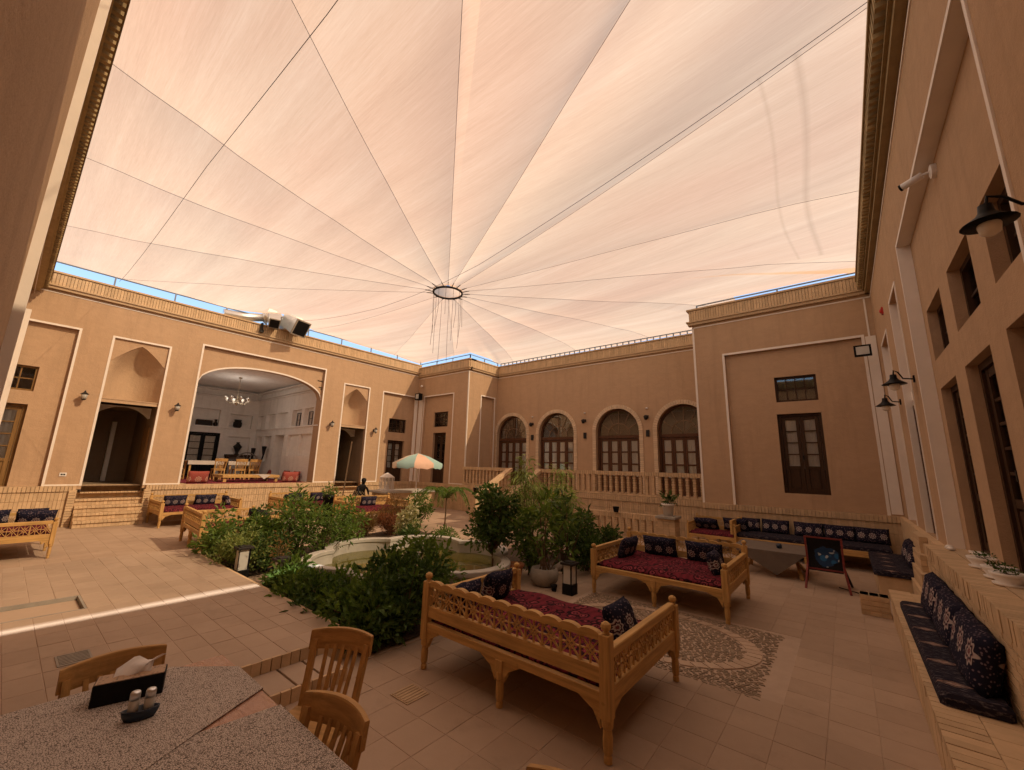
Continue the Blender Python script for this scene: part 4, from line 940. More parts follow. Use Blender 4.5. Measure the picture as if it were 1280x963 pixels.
# air duct hanging over the roof edge
du=thing('air_duct','silver air duct with two square black outlets jutting over the roof edge','duct',(-17.4,6.2,ZR))
def duct(parent,c,yaw,pit,L,s,s2):
    m=MB(); rt=Matrix.Rotation(yaw,3,'Z')@Matrix.Rotation(pit,3,'Y'); c=Vector(c)
    ring=lambda x,k:[c+rt@Vector((x,a*k/2,b*k/2)) for a,b in((-1,-1),(1,-1),(1,1),(-1,1))]
    m.loft([ring(0,s),ring(L*.55,s*.95),ring(L,s2)],True); o=m.build('outlet_duct',mt['steel'],parent)
    m=MB(); m.loft([ring(L-.02,s2*1.06),ring(L+.03,s2*1.06)],True); m.build('outlet_rim',mt['stone'],o); m=MB(); m.loft([ring(L+.02,s2*.90),ring(L+.036,s2*.9)],True); m.build('outlet_grille',mt['black'],o)
duct(du,(-17.25,5.9,7.62),R(-12),R(38),.66,.42,.36); duct(du,(-17.2,6.45,7.62),R(18),R(28),.86,.58,.62)
m=MB(); m.lathe([(.05,-.36),(.30,-.28),(.38,0),(.30,.28),(.05,.36)],(-17.45,5.9,7.66),10,axis=Matrix.Rotation(R(70),3,'X')); m.build('elbow',mt['steel'],du)
m=MB(); m.bbox((-18.3,6.28,ZR+.16),(-17.02,6.98,7.84),.05); m.build('cooler_box',mt['whitepaint'],du)
m=MB(); m.tube([(-17.5,4.3,7.34),(-17.5,5.0,7.40),(-17.45,5.8,7.60)],.16,10); m.build('round_duct',mt['steel'],du,True)
m=MB(); m.box((-17.3,5.48,ZR-.10),(-17.08,5.54,ZR+.17)); m.box((-17.18,5.46,ZR-.21),(-17.06,5.58,ZR-.10)); m.build('spout',mt['iron'],du)
# ================================================================ furniture
def leg_prof(z1): return [(.022,0),(.030,.004),(.030,.035),(.024,.05),(.033,.07),(.036,z1*.55),(.030,z1*.75),(.042,z1*.8),(.044,z1)]
def finial(m,x,y,z): m.lathe([(.030,z),(.018,z+.012),(.034,z+.026),(.040,z+.045),(.034,z+.064),(.012,z+.078)],(x,y,0),10)
def lattice(m,f,a0,a1,b0,b1,cell,w=.011,t=.018):
    n=max(1,round((a1-a0)/cell)); c=(a1-a0)/n; mb_=(b0+b1)/2
    def L(p,q,ww=w): m.bar(f(p[0],p[1]),f(q[0],q[1]),ww,t,up=f.n)
    for i in range(n):
        x0=a0+i*c; x1=x0+c; xm=(x0+x1)/2; h=b1-b0
        L((x0,b0),(x1,b1)); L((x0,b1),(x1,b0)); L((xm,b0),(xm,b0+h*.28)); L((xm,b1),(xm,b1-h*.28))
        L((x0,mb_),(x0+c*.27,mb_)); L((x1,mb_),(x1-c*.27,mb_)); 
        q=[(x0+c*.27,mb_),(xm,b0+h*.28),(x1-c*.27,mb_),(xm,b1-h*.28)]
        for k in range(4): L(q[k],q[(k+1)%4])
        L((x1,b0),(x1,b1),.022 if i%3==2 and i<n-1 else w)
class PF:
    def __init__(s,fn,n): s.fn=fn; s.n=n
    def __call__(s,a,b): return s.fn(a,b)
def make_daybed(L=1.99,W=1.48):
    root=thing('daybed','','daybed'); hx,hy=L/2,W/2
    for sx in(-1,1):
        for sy,ht in((-1,.90),(1,.77)):
            m=MB(); x,y=sx*hx,sy*hy
            m.lathe(leg_prof(.28),(x,y,0),10); m.bbox((x-.042,y-.042,.275),(x+.042,y+.042,ht-.085),.006); finial(m,x,y,ht-.08); m.build('post',mt['wood_z'],root)
    for sy in(-1,1):
        m=MB(); m.lathe(leg_prof(.28),(0,sy*hy,0),10); m.bbox((-.04,sy*hy-.035,.275),(.04,sy*hy+.035,.37),.005); m.build('leg',mt['wood_z'],root)
    # back
    m=MB(); m.bbox((-hx+.043,-hy-.028,.37),(hx-.043,-hy+.028,.435),.004)
    for x0,s in((-hx,1),(0,-1),(0,1),(hx,-1)):
        m.prism([(x0+s*.04,.372),(x0+s*.24,.372),(x0+s*.10,.30),(x0+s*.045,.20)],lambda a,b,d:(a,d,b),-hy-.02,-hy+.02)
    m.build('lower_rail',mt['wood'],root)
    m=MB(); m.bbox((-hx+.043,-hy-.024,.485),(hx-.043,-hy+.024,.59),.004); m.build('back_rail',mt['wood'],root)
    n=11; P=[(-hx+.043,.765)]; 
    for i in range(n*8+1):
        u=i/(n*8); P.append((-hx+.043+u*(L-.086),0.806+.024*abs(math.sin(math.pi*n*u))**.6))
    P.append((hx-.043,.765)); m=MB(); m.prism(P[::-1],lambda a,b,d:(a,d,b),-hy-.026,-hy+.026); m.build('crest_rail',mt['wood'],root)
    m=MB(); lattice(m,PF(lambda a,b:(a,-hy,b),(0,1,0)),-hx+.043,hx-.043,.588,.768,.175,.0095); m.build('back_lattice',mt['wood'],root)
    for sx in(-1,1):
        m=MB(); x=sx*hx; m.bbox((x-.024,-hy+.043,.34),(x+.024,hy-.043,.46),.004)
        for y0,s in((-hy,1),(hy,-1)): m.prism([(y0+s*.04,.342),(y0+s*.22,.342),(y0+s*.09,.29),(y0+s*.045,.20)],lambda a,b,d:(d,a,b),x-.02,x+.02)
        m.build('side_rail',mt['wood_y'],root)
        m=MB(); m.bbox((x-.032,-hy+.043,.65),(x+.032,hy-.043,.712),.008); m.build('armrest',mt['wood_y'],root)
        m=MB(); lattice(m,PF(lambda a,b,x=x:(x,a,b),(1,0,0)),-hy+.043,hy-.043,.458,.652,.175,.0095); m.build('side_lattice',mt['wood_y'],root)
    m=MB(); m.bbox((-hx+.043,hy-.026,.355),(hx-.043,hy+.026,.425),.004)
    for x0,s in((-hx,1),(0,-1),(0,1),(hx,-1)): m.prism([(x0+s*.04,.357),(x0+s*.26,.357),(x0+s*.11,.31),(x0+s*.045,.20)],lambda a,b,d:(a,d,b),hy-.02,hy+.02)
    m.build('front_rail',mt['wood'],root)
    m=MB()
    for k in range(9): m.box((-hx+.03,-hy+.03+k*.158,.40),(hx-.03,-hy+.03+k*.158+.14,.42)); 
    m.build('slat_deck',mt['wood'],root)
    m=MB(); N_=22; K=16; a,b=hx-.045,hy-.035   # soft mattress
    def z(u,v): return .50+.012*math.sin(u*9)*math.cos(v*7)-.05*max(0,abs(u)-.93)/.07-.05*max(0,abs(v)-.92)/.08
    top=[[(a*(-1+2*i/N_),b*(-1+2*k/K),z(-1+2*i/N_,-1+2*k/K)) for i in range(N_+1)] for k in range(K+1)]; m.loft(top,False,closed=False)
    rim=[p for p in top[0]]+[r[-1] for r in top[1:]]+top[-1][-2::-1]+[r[0] for r in top[-2:0:-1]]
    m.loft([[(x,y,.421) for x,y,z_ in rim],[(x*1.012,y*1.012,.45) for x,y,z_ in rim],rim],False); m.build('mattress',mt['mattress'],root,True)
    return root
def pillow_mesh(w,h,t,mat,name='cushion',px=2.6,pw=.42):
    m=MB(); n=14; k=10
    for sg in(-1,1):
        rows=[]
        for j in range(k+1):
            v=-1+2*j/k; row=[]
            for i in range(n+1):
                u=-1+2*i/n; q=(max(0,1-abs(u)**px)*max(0,1-abs(v)**px))**pw
                uu=u*(1-.05*(1-v*v)*abs(u)**4*0)-.04*u*(1-abs(v))*abs(u)**6; vv=v-.05*v*(1-abs(u))*abs(v)**6
                row.append((uu*w/2,sg*t/2*q,h/2+vv*h/2+.012*math.sin(u*5+v*3)*q))
            rows.append(row if sg>0 else row[::-1])
        m.loft(rows,False,closed=False)
    o=m.build(name,mt[mat],None,True); mdf=o.modifiers.new('weld','WELD'); mdf.merge_threshold=.002; return o
PIL=pillow_mesh(.60,.35,.17,'cushion',px=3.4,pw=.4); PIS=pillow_mesh(.46,.34,.18,'cushion'); PIR=pillow_mesh(.62,.42,.16,'redcushion','floor_cushion')
used=set()
def pillow(src,loc,rz,lean,label,group,cat='cushion',s=1.0):
    o=src if src.name not in used else src.copy()
    if o is src: used.add(src.name)
    else: col.objects.link(o)
    o.location=loc; o.rotation_euler=(lean,0,rz); o.scale=(s,s,s); return tag(o,label,cat,group)
BG='carved daybeds around the courtyard'; CG='navy medallion cushions'
db=make_daybed()
beds=[]
def bed(loc,rz,label,cush):
    """cush: list of (local x, local y, local rz, lean, label)"""
    b=db if not beds else copy_tree(db)
    beds.append(b); b['label']=label; b['group']=BG; b.location=loc; b.rotation_euler=(0,0,rz); M_=Matrix.Rotation(rz,3,'Z')
    for x,y,cz,lean,lab in cush:
        p=Vector(loc)+M_@Vector((x,y,.485)); pillow(PIL if abs(x)<.8 else PIS,p,rz+cz,lean,lab,CG)
H=math.pi/2
bed((-2.485,3.74,0),0,'carved daybed standing alone beside the dark shrubs, back to the dining chairs',[(-.82,.10,H,R(14),'navy cushion propped on the shrub-side arm of the daybed by the dining chairs'),(.82,.06,-H,R(24),'flat lying navy cushion slumped on the pebble-side arm of the lone daybed'),(-.80,-.48,H*1.1,R(20),'second navy cushion tucked into the back corner of the lone daybed')])
bed((-2.43,7.24,0),math.pi,'carved daybed facing the pebble medallion, beside the stone planter',[(.78,-.05,-H,R(18),'navy cushion on the planter-side arm of the daybed facing the pebbles'),(.33,-.58,0,R(-16),'navy cushion against the daybed backrest nearer the stone planter'),(-.42,-.58,0,R(-16),'navy cushion against the daybed backrest farther from the stone planter'),(-.80,.15,H,R(18),'navy cushion on the bare-floor arm of the daybed facing the pebbles')])
bed((-13.3,.30,0),0,'carved daybed by the brick stairs under the ochre door',[(-.85,-.2,-H,R(-16),'navy cushion on the daybed by the ochre door, end nearer that door'),(-.85,.35,-H,R(-16),'navy cushion on the daybed by the ochre door, end nearer the stairs'),(-.62,.40,-H,R(-30),'navy bolster slumped on the arm of the daybed by the ochre door')])
bed((-16.2,4.15,0),-H,'carved daybed pushed against the hall plinth beside the brick stairs',[(.45,-.55,0,R(-16),'navy cushion beside the stairs on the daybed along the hall plinth'),(-.35,-.55,0,R(-16),'navy cushion mid back of the daybed along the hall plinth'),(-.82,.1,H,R(16),'navy cushion on the far arm of the daybed along the hall plinth')])
bed((-11.75,3.75,0),R(-4),'carved daybed with open back half hidden by the leafy bed',[(.55,.45,R(20),R(10),'navy cushion on the daybed half hidden by the leafy bed')])
bed((-15.6,7.35,0),-H,'carved daybed below the arched hall carrying a potted plant',[(.2,-.5,0,R(-14),'navy cushion on the daybed below the hall, middle of its back'),(-.6,-.5,0,R(-14),'navy cushion on the daybed below the hall, by the far stairs'),(.80,.1,-H,R(14),'long navy cushion on the near arm of the daybed below the hall')])
bed((-12.9,8.35,0),-H-R(6),'carved daybed next to the dry grasses with a single upright cushion',[(-.1,-.55,0,R(-14),'single upright navy cushion on the daybed next to the dry grasses')])
bed((-2.85,12.2,0),math.pi,'carved daybed in the back corner by the low openwork wall',[(.25,-.3,0,R(-40),'navy cushion heaped on the back corner daybed by the openwork wall'),(-.45,-.35,0,R(-20),'navy cushion at the bench end of the back corner daybed')])
beds[-1].scale=(.56,.62,.95); beds[2].scale=(1,.81,1)
# ---- long bench seat along the end block
lb=thing('long_bench','long low wooden bench seat under the end block door','bench',(-.75,12.45,0))
m=MB(); m.bbox((-2.35,11.85,.30),(.55,11.92,.42),.006); m.box((-2.35,11.92,.38),(.55,12.98,.42)); m.build('seat_frame',mt['wood'],lb)
for x in(-2.32,-.88,.48):
    m=MB(); m.bbox((x-.05,11.84,0),(x+.05,11.92,.31),.006); m.prism([(x-.22,.30),(x+.22,.30),(x+.05,.12),(x-.05,.12)],lambda a,b,d:(a,d,b),11.86,11.905); m.build('leg',mt['wood'],lb)
m=MB(); m.bbox((-2.35,11.90,.421),(.60,12.92,.50),.02); m.build('seat_pad',mt['kilim'],lb)
m=MB(); m.bbox((-2.42,11.86,0),(-2.36,13.0,.80),.006); m.build('end_board',mt['wood'],lb)
for k,(x,lab) in enumerate(((-2.12,'first navy cushion on the long bench, against its end board'),(-1.55,'navy cushion on the long bench, second from the end board'),(-.85,'navy cushion on the long bench, third from the end board'),(-.25,'navy cushion on the long bench, third from the masonry corner seat'),(.33,'navy cushion on the long bench, second from the masonry corner seat'))):
    pillow(PIL if k else PIS,(x,12.78,.485),math.pi,R(16),lab,CG,s=1.02)
cs=thing('kilim_bench','masonry corner seat with a draped navy kilim pad','bench',(.5,10.4,0))
m=MB(); m.bbox((.24,9.65,0),(.86,11.85,.36),.01); m.build('seat_block',mt['brick'],cs)
m=MB(); m.bbox((.20,9.62,.362),(.845,11.84,.45),.03); m.build('kilim_pad',mt['kilim'],cs)
pillow(PIL,(.74,10.35,.44),H,R(14),'navy cushion on the corner seat by its open end',CG,s=1.15); pillow(PIL,(.74,11.05,.44),H,R(14),'navy cushion on the corner seat next to the long bench',CG,s=1.15)
# ---- mattress and cushions on the masonry bench
m=MB(); 
m.bbox((-.185,-1.42,0),(.175,1.42,.085),.03); km=m.build('kilim_mattress',mt['kilim'],None); km.location=(.545,5.93,.412); tag(km,'long navy kilim mattress laid on the masonry bench','mattress')
BK=pillow_mesh(.90,.43,.17,'bigcushion','back_cushion',7,.3)
for k,(y,lab) in enumerate(((6.82,'large navy back cushion on the masonry bench, at the mattress end by the brick step'),(5.95,'large navy back cushion on the masonry bench, middle of the row'),(5.05,'large navy back cushion on the masonry bench below the flower bowls'))):
    pillow(BK,(.60,y,.475),-H,R(-13),lab,'back cushions on the masonry bench')
# ---- low table with draped cloth
lt=thing('low_table','low table draped with a pale cloth in front of the long bench','table',(-1.35,10.5,0))
m=MB(); m.box((-2.0,9.9,.46),(-.75,11.1,.49)); m.build('table_top',mt['wood'],lt)
for sx in(-1,1):
    m=MB(); m.bar((-1.35+sx*.5,10.0,0),(-1.35+sx*.3,10.9,.46),.05); m.bar((-1.35+sx*.5,10.95,0),(-1.35+sx*.3,10.05,.46),.05); m.build('crossed_legs',mt['wood'],lt)
m=MB(); c=[(-2.02,9.88),(-.73,9.88),(-.73,11.12),(-2.02,11.12)]
m.face([(x,y,.494) for x,y in c]); m.prism([(-2.02,.494),(-.73,.494),(-1.25,.05)],lambda a,b,d:(a,9.875+.10*(.494-b)+d,b),0,.006); m.prism([(9.88,.494),(11.12,.494),(10.5,.18)],lambda a,b,d:(-.725+d,a,b),0,.006); m.build('tablecloth',mt['cloth_grey'],lt)
m=MB(); m.lathe([(.03,0),(.05,.02),(.05,.06),(.035,.09)],(-1.22,10.35,.495),12); tag(m.build('sugar_pot',mt['bluepl'],None,True),'small dark blue pot standing on the low draped table','pot')
# ---- folding deck chair with printed canvas
dc=thing('deck_chair','folding red framed chair with a blue printed black canvas back','chair',(-.45,9.75,0))
for sx in(-.28,.28):
    m=MB(); m.bar((-.45+sx*1.12,9.45,0),(-.45+sx*.92,9.63,.42),.03); m.bar((-.45+sx*.92,9.63,.42),(-.45+sx*.95,9.62,.88),.03); m.build('front_leg',mt['redwood'],dc)
    m=MB(); m.bar((-.45+sx*.9,9.66,.40),(-.45+sx*1.2,10.15,0),.03); m.build('rear_leg',mt['black'],dc)
for zz in(.87,.33): m=MB(); m.bar((-.73,9.62,zz),(-.17,9.62,zz),.03); m.build('cross_bar',mt['redwood'],dc)
m=MB(); m.loft([[(-.45+.245*u,9.60+.05*math.sin(math.pi*(z-.3)/.56),z) for u in(-1,-.5,0,.5,1)] for z in[.30+.56*k/8 for k in range(9)]],False,closed=False); o=m.build('printed_canvas',mt['print'],dc,True)
m=MB(); m.box((-.72,9.63,.36),(-.18,10.05,.385)); m.build('canvas_seat',mt['black'],dc)
m=MB(); m.tube([(-.3,9.9,.012),(-.1,9.75,.012),(.05,9.6,.012),(.2,9.58,.012)],.008,5); tag(m.build('power_cable',mt['black'],None),'thin dark cable lying on the floor by the folding chair','cable')

# ================================================================ dining table group by the camera
dt=thing('dining_table','dining table spread with grey speckled cloths over a plastic covered pink cloth','table',(-2.2,.6,0))
X0,X1,Y0,Y1,ZT=-3.28,-1.15,.06,1.12,.75
m=MB(); m.bbox((X0+.015,Y0+.015,ZT-.05),(X1-.015,Y1-.015,ZT-.004),.008); m.build('table_top',mt['chairwood'],dt)
for x in(X0+.12,X1-.12):
    for y in(Y0+.1,Y1-.1): m=MB(); m.bbox((x-.035,y-.035,0),(x+.035,y+.035,ZT-.05),.006); m.build('leg',mt['chairwood'],dt)
m=MB(); m.bbox((X0,Y0,ZT-.004),(X1,Y1,ZT),.003)
m.box((X0-.004,Y0,ZT-.20),(X0,Y1,ZT-.002)); m.box((X0,Y1,ZT-.16),(X1,Y1+.004,ZT-.002)); m.build('pink_cloth',mt['pink'],dt)
fz=lambda a,b,d:(a,b,d)
A=[(-3.29,.06),(-3.29,.86),(-3.01,1.125),(-2.64,1.125),(-2.45,.78),(-2.02,.06)]; B=[(-2.10,.06),(-2.455,.775),(-2.415,1.125),(-1.14,1.125),(-1.14,.06)]
m=MB(); m.prism(B[::-1],fz,ZT+.001,ZT+.005); m.build('speckled_runner',mt['speckle'],dt); m=MB(); m.prism(A[::-1],fz,ZT+.006,ZT+.010); m.build('speckled_cloth',mt['speckle'],dt)
m=MB(); m.prism([(-3.01,ZT+.008),(-2.64,ZT+.008),(-2.72,ZT-.13),(-2.95,ZT-.13)],lambda a,b,d:(a,1.126+d,b),0,.004); m.prism([(-2.415,ZT+.004),(-1.14,ZT+.004),(-1.14,ZT-.14),(-2.33,ZT-.14)],lambda a,b,d:(a,1.126+d,b),0,.004); m.prism([(.06,ZT+.008),(.86,ZT+.008),(.75,ZT-.15),(.06,ZT-.15)],lambda a,b,d:(-3.291-d,a,b),0,.004); m.build('cloth_drop',mt['speckle'],dt)
# tissue box
tb_=thing('tissue_box','black tissue box with a floral top and a white tissue pulled out','box',(0,0,0))
m=MB(); m.bbox((-.142,-.06,0),(.142,.06,.098),.004); m.build('box_body',mt['black'],tb_); m=MB(); m.box((-.136,-.054,.098),(.136,.054,.101)); m.build('floral_lid',mt['floral'],tb_)
m=MB(); m.loft([[(-.075+.15*i/8,.012*math.sin(i*1.3),.099) for i in range(9)],[(-.07+.15*i/8,.02*math.sin(i*.9)+.018,.135+.008*math.sin(i*1.9)) for i in range(9)],[(-.03+.16*i/8,.02*math.sin(i*.7)+.055,.150+.014*math.sin(i*1.1)) for i in range(9)]],False,closed=False); m.build('tissue',mt['tissue'],tb_,True)
tb_.location=(-3.07,.635,ZT+.011); tb_.rotation_euler=(0,0,R(74))
# cruet
cr=thing('salt_shaker_set','pair of steel topped shakers in a small navy boat shaped holder','cruet')
m=MB(); 
for k,(w1,z) in enumerate(((.022,.0),(.030,.006),(.036,.04))): pass
boat=lambda w,l,z:[(l*math.cos(t)*(1 if abs(math.cos(t))<.9 else 1.12),w*math.sin(t),z) for t in[2*math.pi*k/20 for k in range(20)]]
m.loft([boat(.026,.050,0),boat(.033,.060,.02),boat(.036,.066,.045),boat(.031,.060,.045),boat(.026,.05,.012)],True); m.build('holder',mt['bluepl'],cr,True)
for sx in(-.029,.029):
    m=MB(); m.lathe([(.021,.012),(.021,.085),(.018,.09)],(sx,0,0),14); m.build('glass_jar',mt['frosted'],cr,True); m=MB(); m.lathe([(.0205,.088),(.0205,.118),(.016,.124)],(sx,0,0),14); m.build('steel_cap',mt['steel'],cr,True)
cr.location=(-2.775,.63,ZT+.011); cr.rotation_euler=(0,0,R(72))
# chairs
def make_chair():
    c=thing('dining_chair','','chair')
    m=MB(); m.bbox((-.21,-.20,.42),(.21,.20,.45),.01); m.build('seat',mt['chairwood'],c)
    for sx in(-1,1):
        m=MB(); m.bar((sx*.175,-.17,0),(sx*.175,-.165,.42),.04); m.build('leg',mt['chairwood_z'],c)
        m=MB(); m.bar((sx*.17,.24,0),(sx*.18,.18,.44),.042,.036); m.bar((sx*.18,.18,.44),(sx*.195,.275,.80),.036,.034); m.build('leg',mt['chairwood_z'],c)
    m=MB(); m.bar((-.17,.0,.22),(.17,0,.22),.025); m.bar((-.17,-.16,.2),(-.17,.21,.2),.025); m.bar((.17,-.16,.2),(.17,.21,.2),.025); m.box((-.17,-.18,.37),(.17,-.16,.42)); m.box((-.17,.17,.37),(.17,.19,.42)); m.build('stretcher',mt['chairwood'],c)
    n=14; rows=[]
    for i in range(n+1):
        u=-1+2*i/n; x=u*.225; y=.265+.055*(1-u*u); t=.014; zt=.868-.012*u*u
        rows.append([(x,y-t,.742),(x,y-t+.012,zt-.008),(x,y-t+.016,zt),(x,y+t+.012,zt),(x,y+t+.016,zt-.008),(x,y+t,.742)])
    m=MB(); m.loft(rows,True); m.build('crest_rail',mt['chairwood'],c,False)
    for k in range(5):
        u=(-2+k)*.30; x=u*.20; m=MB(); m.bar((x*.75,.185,.44),(x*.93,.262+.052*(1-u*u),.77),.024,.012,up=(0,1,0)); m.build('slat',mt['chairwood_z'],c)
    return c
ch=make_chair(); DG='wooden dining chairs'
def chair(o,loc,rz,label): place(o,loc,rz,label); o['group']=DG; return o
chair(ch,(-2.66,1.42,0),R(28),'slat backed beech chair turned away from the table beside the platform steps')
chair(copy_tree(ch),(-1.98,.93,0),R(8),'slat backed beech chair pushed in at the long side of the speckled table')
chair(copy_tree(ch),(-3.13,.62,0),R(90),'slat backed beech chair at the short end of the table behind the tissue box')
chair(copy_tree(ch),(-.86,1.22,0),R(0),'slat backed beech chair at the table corner nearest the masonry bench')
# ================================================================ pool
PC=(-6.35,5.05)
def pool_outline(k=0.0,n=160):
    P=[]
    for i in range(n):
        t=2*math.pi*i/n; c=abs(math.cos(3*(t-R(10))))   # round lobes with pointed re-entrants between
        r=1.48+.30*c**.75
        P.append((PC[0]+(r+k)*math.cos(t)*1.06,PC[1]+(r+k)*math.sin(t)))
    return P
po=thing('garden_pool','lobed stone rimmed garden pool filled with greenish water','pool',(PC[0],PC[1],0))
def ringmesh(name,prof,mat):
    m=MB(); n=160; rings=[[ (x,y,z) for x,y in pool_outline(k)] for k,z in prof]; m.loft(rings,False); return m.build(name,mt[mat],po)
ringmesh('rim',[(.02,0),(.02,.34),(.06,.345),(.06,.40),(.05,.41),(-.09,.41),(-.10,.40),(-.10,.345),(-.08,.34),(-.08,.02)],'poolstone')
m=MB(); m.face([(x,y,.17) for x,y in pool_outline(-.081)]); m.build('water',mt['water'],po)
m=MB(); m.lathe([(.05,.0),(.05,.30),(.16,.33),(.18,.36),(.05,.37),(.03,.52),(.05,.54)],(PC[0],PC[1],.02),14); m.build('fountain',mt['poolstone'],po,True)
# ================================================================ plants
def leaf(m,p,d,L,W,r,val):
    d=d.normalized(); u=Vector((r.uniform(-1,1),r.uniform(-1,1),r.uniform(-.2,1))); x=d.cross(u)
    if x.length<1e-3: return
    x.normalize(); nrm=x.cross(d); a=p; mid=p+d*L*.5+nrm*L*.04; t=p+d*L-nrm*L*.10
    l=mid+x*W/2+nrm*W*.18; q=mid-x*W/2+nrm*W*.18; n=len(m.v); m.v.extend([tuple(a),tuple(l),tuple(t),tuple(q)]); m.f.extend([(n,n+1,n+2),(n,n+2,n+3)]); m.c.extend([val,val])
def clump_points(r,base,h,spread,nb,lean=(0,0)):
    out=[]
    for i in range(nb):
        a=r.uniform(0,2*math.pi); q=math.sqrt(r.random())*spread; z=h*r.uniform(.35,1.0)*(1-.35*(q/spread)**2)
        out.append(Vector((base[0]+math.cos(a)*q+lean[0]*z,base[1]+math.sin(a)*q+lean[1]*z,base[2]+z)))
    return out
def plant(name,label,base,h,spread,nb,nl,L,W,mat,seed,group=None,cl=.16,stemr=.012,droop=0.0,cat='shrub',stemmat='bark',lean=(0,0),trunk=0,bark=True,whorl=True,pot=None):
    r=random.Random(seed); root=thing(name,label,cat,base,group); b=Vector(base); s=MB(); f=MB()
    top=b+Vector((0,0,trunk))
    if trunk: s.tube([b,b+Vector((.01,.01,trunk*.5)),top],[stemr*1.7,stemr*1.4,stemr*1.2],7)
    for c in clump_points(r,(top.x,top.y,top.z),h-trunk,spread,nb,lean):
        k0=top if trunk else b+Vector((r.uniform(-.3,.3)*spread,r.uniform(-.3,.3)*spread,0)); midp=(k0+c)/2+Vector((r.uniform(-.05,.05),r.uniform(-.05,.05),.06*h))
        s.tube([k0,midp,c],[stemr,stemr*.7,stemr*.35],5)
        shade=r.random()
        for k in range(nl):
            t=r.random(); 
            if whorl and t<.35: p=k0.lerp(midp,r.uniform(.5,1)) if r.random()<.3 else midp.lerp(c,r.random())
            else: p=c
            o=Vector((r.gauss(0,1),r.gauss(0,1),r.gauss(0,.8))); o=o/max(.3,o.length)*cl*r.random()**.5; p=p+o
            if p.z<b.z+.03: p.z=b.z+.03
            d=o.normalized()*.8+Vector((r.uniform(-.6,.6),r.uniform(-.6,.6),r.uniform(-.3,.7)-droop))
            leaf(f,p,d,L*r.uniform(.5,1.4),W*r.uniform(.6,1.35),r,min(.999,max(0,shade*.4+r.random()*.6)))
    s.build('stem',mt[stemmat],root); f.build('foliage',mt[mat],root); return root
BS='shrubs in the beds round the pool'
# left bed: mixed green bushes
plant('garden_shrub','broad mid green shrub beside the square garden lantern on the platform edge',(-9.35,3.15,.05),1.02,.58,22,62,.115,.045,'leaf_mid',1,BS)
plant('garden_shrub','tall feathery green shrub rising in the middle of the leafy bed',(-8.75,3.95,.05),1.50,.55,26,70,.12,.03,'leaf_mid',2,BS,cl=.18)
plant('garden_shrub','yellow tipped shrub at the low front of the leafy bed',(-8.55,3.05,.05),.72,.42,18,100,.07,.034,'leaf_light',3,BS)
plant('garden_shrub','dark leaved shrub at the daybed end of the leafy bed',(-9.75,3.7,.05),.95,.45,18,75,.11,.05,'leaf_dark',4,BS)
plant('garden_shrub','dense green shrub by the pool lobe at the back of the leafy bed',(-8.65,4.8,.05),1.30,.48,18,62,.11,.045,'leaf_mid',5,BS)
plant('garden_shrub','thin pale twigged shrub leaning over the pool rim',(-8.1,4.2,.05),1.0,.40,14,60,.075,.03,'leaf_mid',6,BS,lean=(.3,.25))
plant('garden_shrub','small bright green shrub at the outer corner of the leafy bed',(-9.8,2.98,.05),.62,.30,12,90,.07,.035,'leaf_light',61,BS)
plant('garden_shrub','dark low shrub filling the front of the leafy bed by the path',(-8.35,3.35,.05),.60,.36,14,110,.075,.038,'leaf_dark',62,BS)
# front bed: dark dense shrubs
for k,(x,y,h,s_,mat,lab) in enumerate(((-6.75,3.02,.40,.24,'leaf_mid','small leaved shrub around the lantern at the path mouth'),(-6.15,3.0,.27,.36,'leaf_mid','low clipped green shrub in the front bed edge'),(-5.45,3.05,.36,.40,'leaf_dark','low dark shrub along the platform in the front bed'),(-4.75,3.05,.50,.42,'leaf_dark','dark shrub filling the front bed near the platform steps'),(-4.35,3.45,.80,.42,'leaf_dark','very dark shrub crowding the corner of the lone daybed'),(-5.0,3.60,.66,.45,'leaf_dark','tall dark shrub in the heart of the front bed'),(-4.65,3.95,1.05,.42,'leaf_dark','upright dark shrub behind the lone daybed arm'),(-5.75,3.35,.32,.32,'leaf_mid','grey green shrub between the front bed and the pool'),(-4.35,2.92,.45,.3,'leaf_dark','lowest dark shrub spilling over the front bed corner'))):
    plant('garden_shrub',lab,(x,y,.05),h,s_,18,64,.095,.05,mat if k%3 else 'leaf_mid',20+k,BS,cl=.18)
plant('young_tree','young citrus tree with glossy dark leaves in front of the pool',(-5.2,5.95,.02),1.55,.50,34,58,.11,.052,'leaf_dark',40,None,cl=.17,stemr=.014,cat='tree',trunk=.42)
plant('tall_plant','tall drooping pale leaved plant before the terrace stairs',(-6.5,8.75,.05),2.35,.42,26,70,.16,.018,'leaf_light',41,None,cl=.22,droop=1.0,cat='plant')
plant('tall_plant','second drooping pale plant reaching the terrace balustrade',(-6.1,9.6,.05),2.1,.45,24,60,.16,.018,'leaf_light',42,None,cl=.22,droop=1.0,cat='plant')
plant('broadleaf_plant','broad leaved plant growing out of the stone planter',(-4.25,6.3,.24),1.30,.44,14,16,.21,.07,'leaf_mid',43,None,cl=.17,cat='plant',stemr=.010)
plant('broadleaf_plant','slim dark branched plant behind the stone planter',(-4.35,7.1,.05),1.55,.45,16,22,.14,.06,'leaf_dark',44,None,cl=.16,cat='plant')
plant('garden_shrub','rounded dark shrub touching the arm of the daybed facing the pebbles',(-4.15,7.75,.02),1.05,.50,24,120,.085,.04,'leaf_dark',45,BS)
plant('garden_shrub','fresh green shrub behind the rounded dark one',(-4.75,8.1,.02),1.15,.42,16,80,.10,.04,'leaf_mid',46,BS)
plant('garden_shrub','loose leafy plant under the citrus tree',(-4.8,6.6,.02),.75,.30,12,60,.09,.04,'leaf_mid',47,BS)
